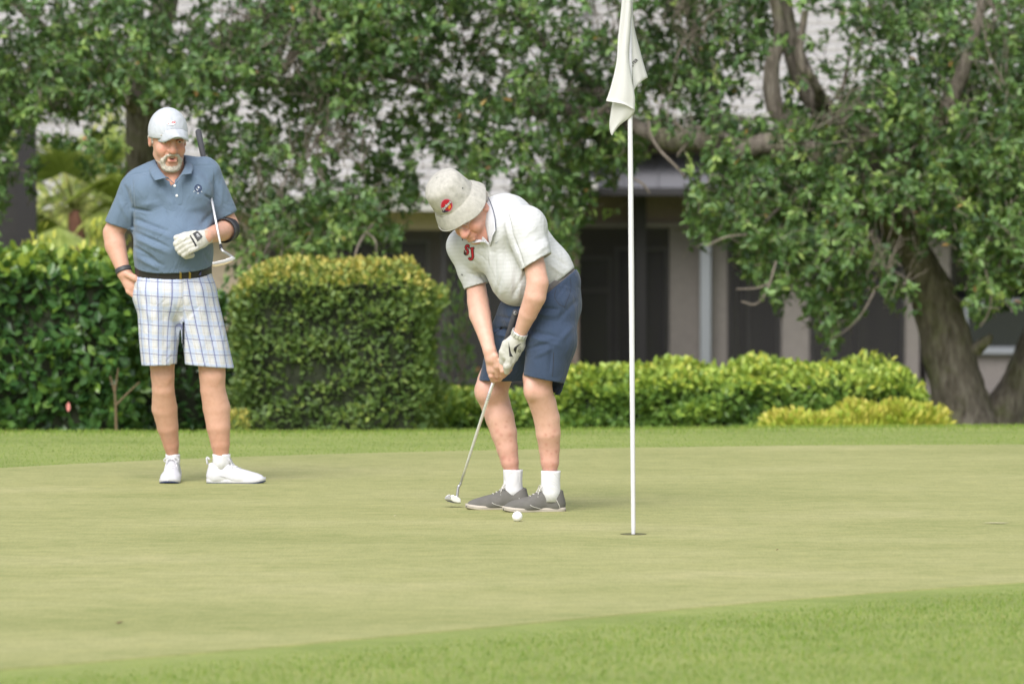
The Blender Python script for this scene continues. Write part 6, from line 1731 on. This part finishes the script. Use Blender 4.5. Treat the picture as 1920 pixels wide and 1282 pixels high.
# ---- his putter
putB = empty('putter', SB(908), 'silver putter swung back in the hands of the bent man', 'putter')
m = MB(); m.tube([SB(582), SB(584), SB(640), SB(700)], np.array([4.5, 6.2, 5.6, 3.4]) * uB, 12); gr = adopt(m.build('grip', M_GRIP, None, True), putB)
m = MB(); c = SB(587); m.tube([c + [0, -.010, 0], c + [0, -.0155, 0]], [.0095, .0095], 14); child(m.build('end_mark', M_GREYST, None, True), gr)
m = MB(); m.tube([SB(698), SB(760), SB(860), SB(906)], np.array([3.3, 3.1, 2.6, 2.4]) * uB, 12); sh = adopt(m.build('shaft', M_STEEL, None, True), putB)
for y in (737, 740.5, 744, 747.5): m = MB(); m.tube([SB(y), SB(y + 1.2)], 3.45 * uB, 12); child(m.build('shaft_ring', M_GREYST, None, True), sh)
dh = .285
m = MB(); m.tube(smooth_path([SB(904), LB(862.5, 909.5, dh), LB(860, 911, dh), LB(859.2, 914, dh), LB(857.8, 924, dh), LB(857, 931, dh)], 18), 2.5 * uB, 8); adopt(m.build('hosel', M_GREYST, None, True), putB)
hd = slab_px([(845, 929), (850, 928), (858, 931), (863.5, 935), (864, 941), (858, 941.5), (850, 939.5), (845, 936)], dh - .012, dh + .012, 'head', M_STEEL, putB, LB)
slab_px([(833.5, 935), (836, 929.5), (842, 926.5), (845, 927.5), (844.5, 936.5), (838, 935.5)], dh - .008, dh + .05, 'toe', M_GREYST, hd, LB)
slab_px([(834, 936.2), (845, 937.5), (851, 940.5), (859, 942.4), (864, 942.2), (863, 943.4), (850, 942.6), (839, 939.5)], dh - .011, dh + .045, 'sole', M_CHAR, hd, LB)
# ================================================================== FLAGSTICK, HOLE, BALL
DF = gD(1003.0); uF = DF / FPX
def LF(px, py, dy=0.0): return P(px, py, DF + dy)
M_POLE = simple('white_pole', (.68, .68, .71), .35, var=.05, scale=6)
t = NT('flag_cloth'); b = t.bsdf(Base_Color=(.78, .78, .77), Roughness=.85); t.b.inputs['Specular IOR Level'].default_value = .1
tr = t.n('ShaderNodeBsdfTranslucent'); tr.inputs['Color'].default_value = (.72, .71, .68, 1); ms = t.n('ShaderNodeMixShader'); ms.inputs[0].default_value = .3
t.l(b.outputs[0], ms.inputs[1]); t.l(tr.outputs[0], ms.inputs[2]); t.l(ms.outputs[0], t.out.inputs['Surface']); nzb = t.noise(600, 2, t.mapping()); t.bump(nzb.outputs[0], .1, .002); M_FLAG = t.m
fs = empty('flagstick', LF(1187.5, 1003) * [1, 1, 0], 'white golf flagstick with limp white flag standing in the hole', 'flagstick')
def pole_x(y): return 1187.5 - (1003 - y) * .0077 
yt = -62
m = MB(); m.tube([LF(pole_x(1003), 1003) - [0, 0, .09], LF(pole_x(1003), 1003), LF(pole_x(985), 985), LF(pole_x(500), 500), LF(pole_x(215), 215), LF(pole_x(yt), yt)], np.array([3.5, 3.5, 4.2, 5.3, 4.5, 3.4]) * uF, 14)
pole = adopt(m.build('pole', M_POLE, None, True), fs)
m = MB(); m.tube([LF(pole_x(yt), yt), LF(pole_x(yt), yt - 5)], np.array([4.0, 2.4]) * uF, 12); child(m.build('knob', M_POLE, None, True), pole)
def panel(left, right, nr=22, nc=9, rip=0.0, ph=0.0):
    a = smooth_path(np.array([LF(x, y, d) for x, y, d in left]), nr); b = smooth_path(np.array([LF(x, y, d) for x, y, d in right]), nr); G = []
    for i in range(nr):
        row = [a[i] * (1 - t_) + b[i] * t_ + np.array([0, -rip * math.sin(t_ * 3.14159) - .35 * rip * math.sin(t_ * 9 + ph + i * .12), 0]) for t_ in np.linspace(0, 1, nc)]
        G.append(row)
    return np.array(G)
FR = panel([(1168, -62, -.02), (1166, 0, -.025), (1159, 70, -.03), (1156, 115, -.035), (1146, 160, -.04), (1136, 190, -.045)], [(1181, -62, -.016), (1184, 0, -.018), (1182, 60, -.022), (1179, 105, -.03), (1184, 145, -.034), (1190, 180, -.034), (1190, 207, -.03)], 26, 11, .010)
FR[-1] = smooth_path(np.array([LF(1136, 190, -.045), LF(1152, 192, -.05), (LF(1172, 196.5, -.05)), LF(1190, 207, -.03)]), 11)
FR[-2] = FR[-2] * .5 + FR[-1] * .5
RR = panel([(1183, -62, .012), (1183, 20, .014), (1182, 90, .016), (1186, 140, .018), (1188, 172, .018)], [(1184, -62, .014), (1187, 35, .03), (1200, 95, .05), (1214.5, 146, .06)], 22, 8, .008, 1)
RR[-1] = smooth_path(np.array([LF(1188, 172, .018), LF(1194, 160, .03), LF(1202, 153, .045), LF(1214.5, 146, .06)]), 8)
BB = panel([(1149, 188, -.012), (1146, 205, -.010), (1142.5, 232, .0), (1144, 247, .006), (1147, 254, .008)], [(1190, 200, -.028), (1190, 208, -.026), (1183, 219, -.016), (1162, 235, -.004), (1148, 254, .006)], 16, 9, .006, 2)
m = MB(); m.grid(FR); m.grid(RR); m.grid(BB)
flag = m.build('flag', M_FLAG, None, True); md = flag.modifiers.new('t', 'SOLIDIFY'); md.thickness = .0016; md.offset = 0; adopt(flag, fs)
m = MB(); m.grid(RR); tmp = m.build('tmp', M_FLAG); tf = bvh(tmp); bpy.data.objects.remove(tmp)
lettering('flag_lettering', tf, 'OJTEB', 1187.5, 119.5, 7.6, -47, M_THREADK, flag, .006, .02)
for pth in ([(1137, 187), (1152, 189), (1172, 193.5), (1189, 203.5)],):
    pass

# hole: flat disc on the turf, its inner shade put into the colour
hole = empty('golf_hole', LF(1187.5, 1003) * [1, 1, 0], 'golf hole at the foot of the flagstick', 'hole')
hx, hy = LF(1187.5, 1003)[0], DF
M_CUPD = simple('hole_soil', (.05, .045, .03), .95, var=.3); M_CUPW = simple('cup_liner', (.55, .55, .53), .6)
th = np.linspace(0, 2 * math.pi, 49)[:-1]; R0 = .054
def ring(r, z): return np.stack([hx + r * np.cos(th), hy + r * np.sin(th), np.full_like(th, z)], 1)
m = MB(); m.grid(np.array([ring(R0, .0058), ring(R0 * .6, .0052), ring(.001, .005)]), closed=True); adopt(m.build('opening', simple('hole_dark_disc', (.10, .10, .045), 1.0)), hole)
m = MB(); m.grid(np.array([ring(R0 + .0025, .0052), ring(R0 + .001, .0062), ring(R0, .0060)]), closed=True); adopt(m.build('rim', simple('cut_turf', (.16, .16, .06), .95)), hole)

# ball
bpx = P(970, 970, gD(979.0)); rb = .0228
bm = bmesh.new(); bmesh.ops.create_icosphere(bm, subdivisions=5, radius=rb)
# dimples
r_ = np.random.default_rng(3); n = 180; i = np.arange(n) + .5; ph = np.arccos(1 - 2 * i / n); tt = math.pi * (1 + 5 ** .5) * i
dv = np.stack([np.cos(tt) * np.sin(ph), np.sin(tt) * np.sin(ph), np.cos(ph)], 1)
for v in bm.verts:
    c = (np.array(v.co) / rb) @ dv.T; a = math.acos(min(1, c.max())); 
    if a < .085: v.co *= 1 - .012 * (1 - (a / .085) ** 2)
for v in bm.verts: v.co += Vector((bpx[0], bpx[1], rb + .0035))
me = bpy.data.meshes.new('golf_ball'); bm.to_mesh(me); bm.free(); o = link('golf_ball', me, simple('ball_white', (.86, .86, .87), .3), None, True); tag(o, 'white golf ball on the green in front of the grey shoe', 'ball')

# small marks on the green: ball-mark scrape and leaf bits
scr = P(1868, 983, gD(983.0)); M_SCR = simple('dry_turf_scrape', (.52, .47, .30), .95, var=.2)
m = MB(); q = [(scr[0] + .055 * math.cos(a) * (1 + .2 * math.sin(3 * a)), scr[1] + .02 * math.sin(a), .0085) for a in np.linspace(0, 6.283, 17)[:-1]]; m.add(q, [list(range(16))]); tag(m.build('turf_scrape', M_SCR), 'pale scrape mark on the green at the far right', 'mark')
M_BIT = simple('dry_leaf_bit', (.16, .08, .04), .8)
for (x, y, s, lab) in ((223, 1171, .018, 'small brown leaf bit on the green at lower left'), (1457, 1034, .007, 'tiny dark speck on the green right of the flagstick'), (740, 970, .008, 'tiny pale speck on the green left of the putter')):
    p = P(x, y, gD(y)); m = MB(); m.add([(p[0] - s * .6, p[1], .009), (p[0], p[1] - s, .010), (p[0] + s * .7, p[1] + s * .2, .013), (p[0] + .1 * s, p[1] + s, .011)], [(0, 1, 2, 3)]); o = m.build('leaf_bit', M_BIT if x != 740 else M_SCR); md = o.modifiers.new('t', 'SOLIDIFY'); md.thickness = .002; tag(o, lab, 'leaf', 'bits of debris on the green')
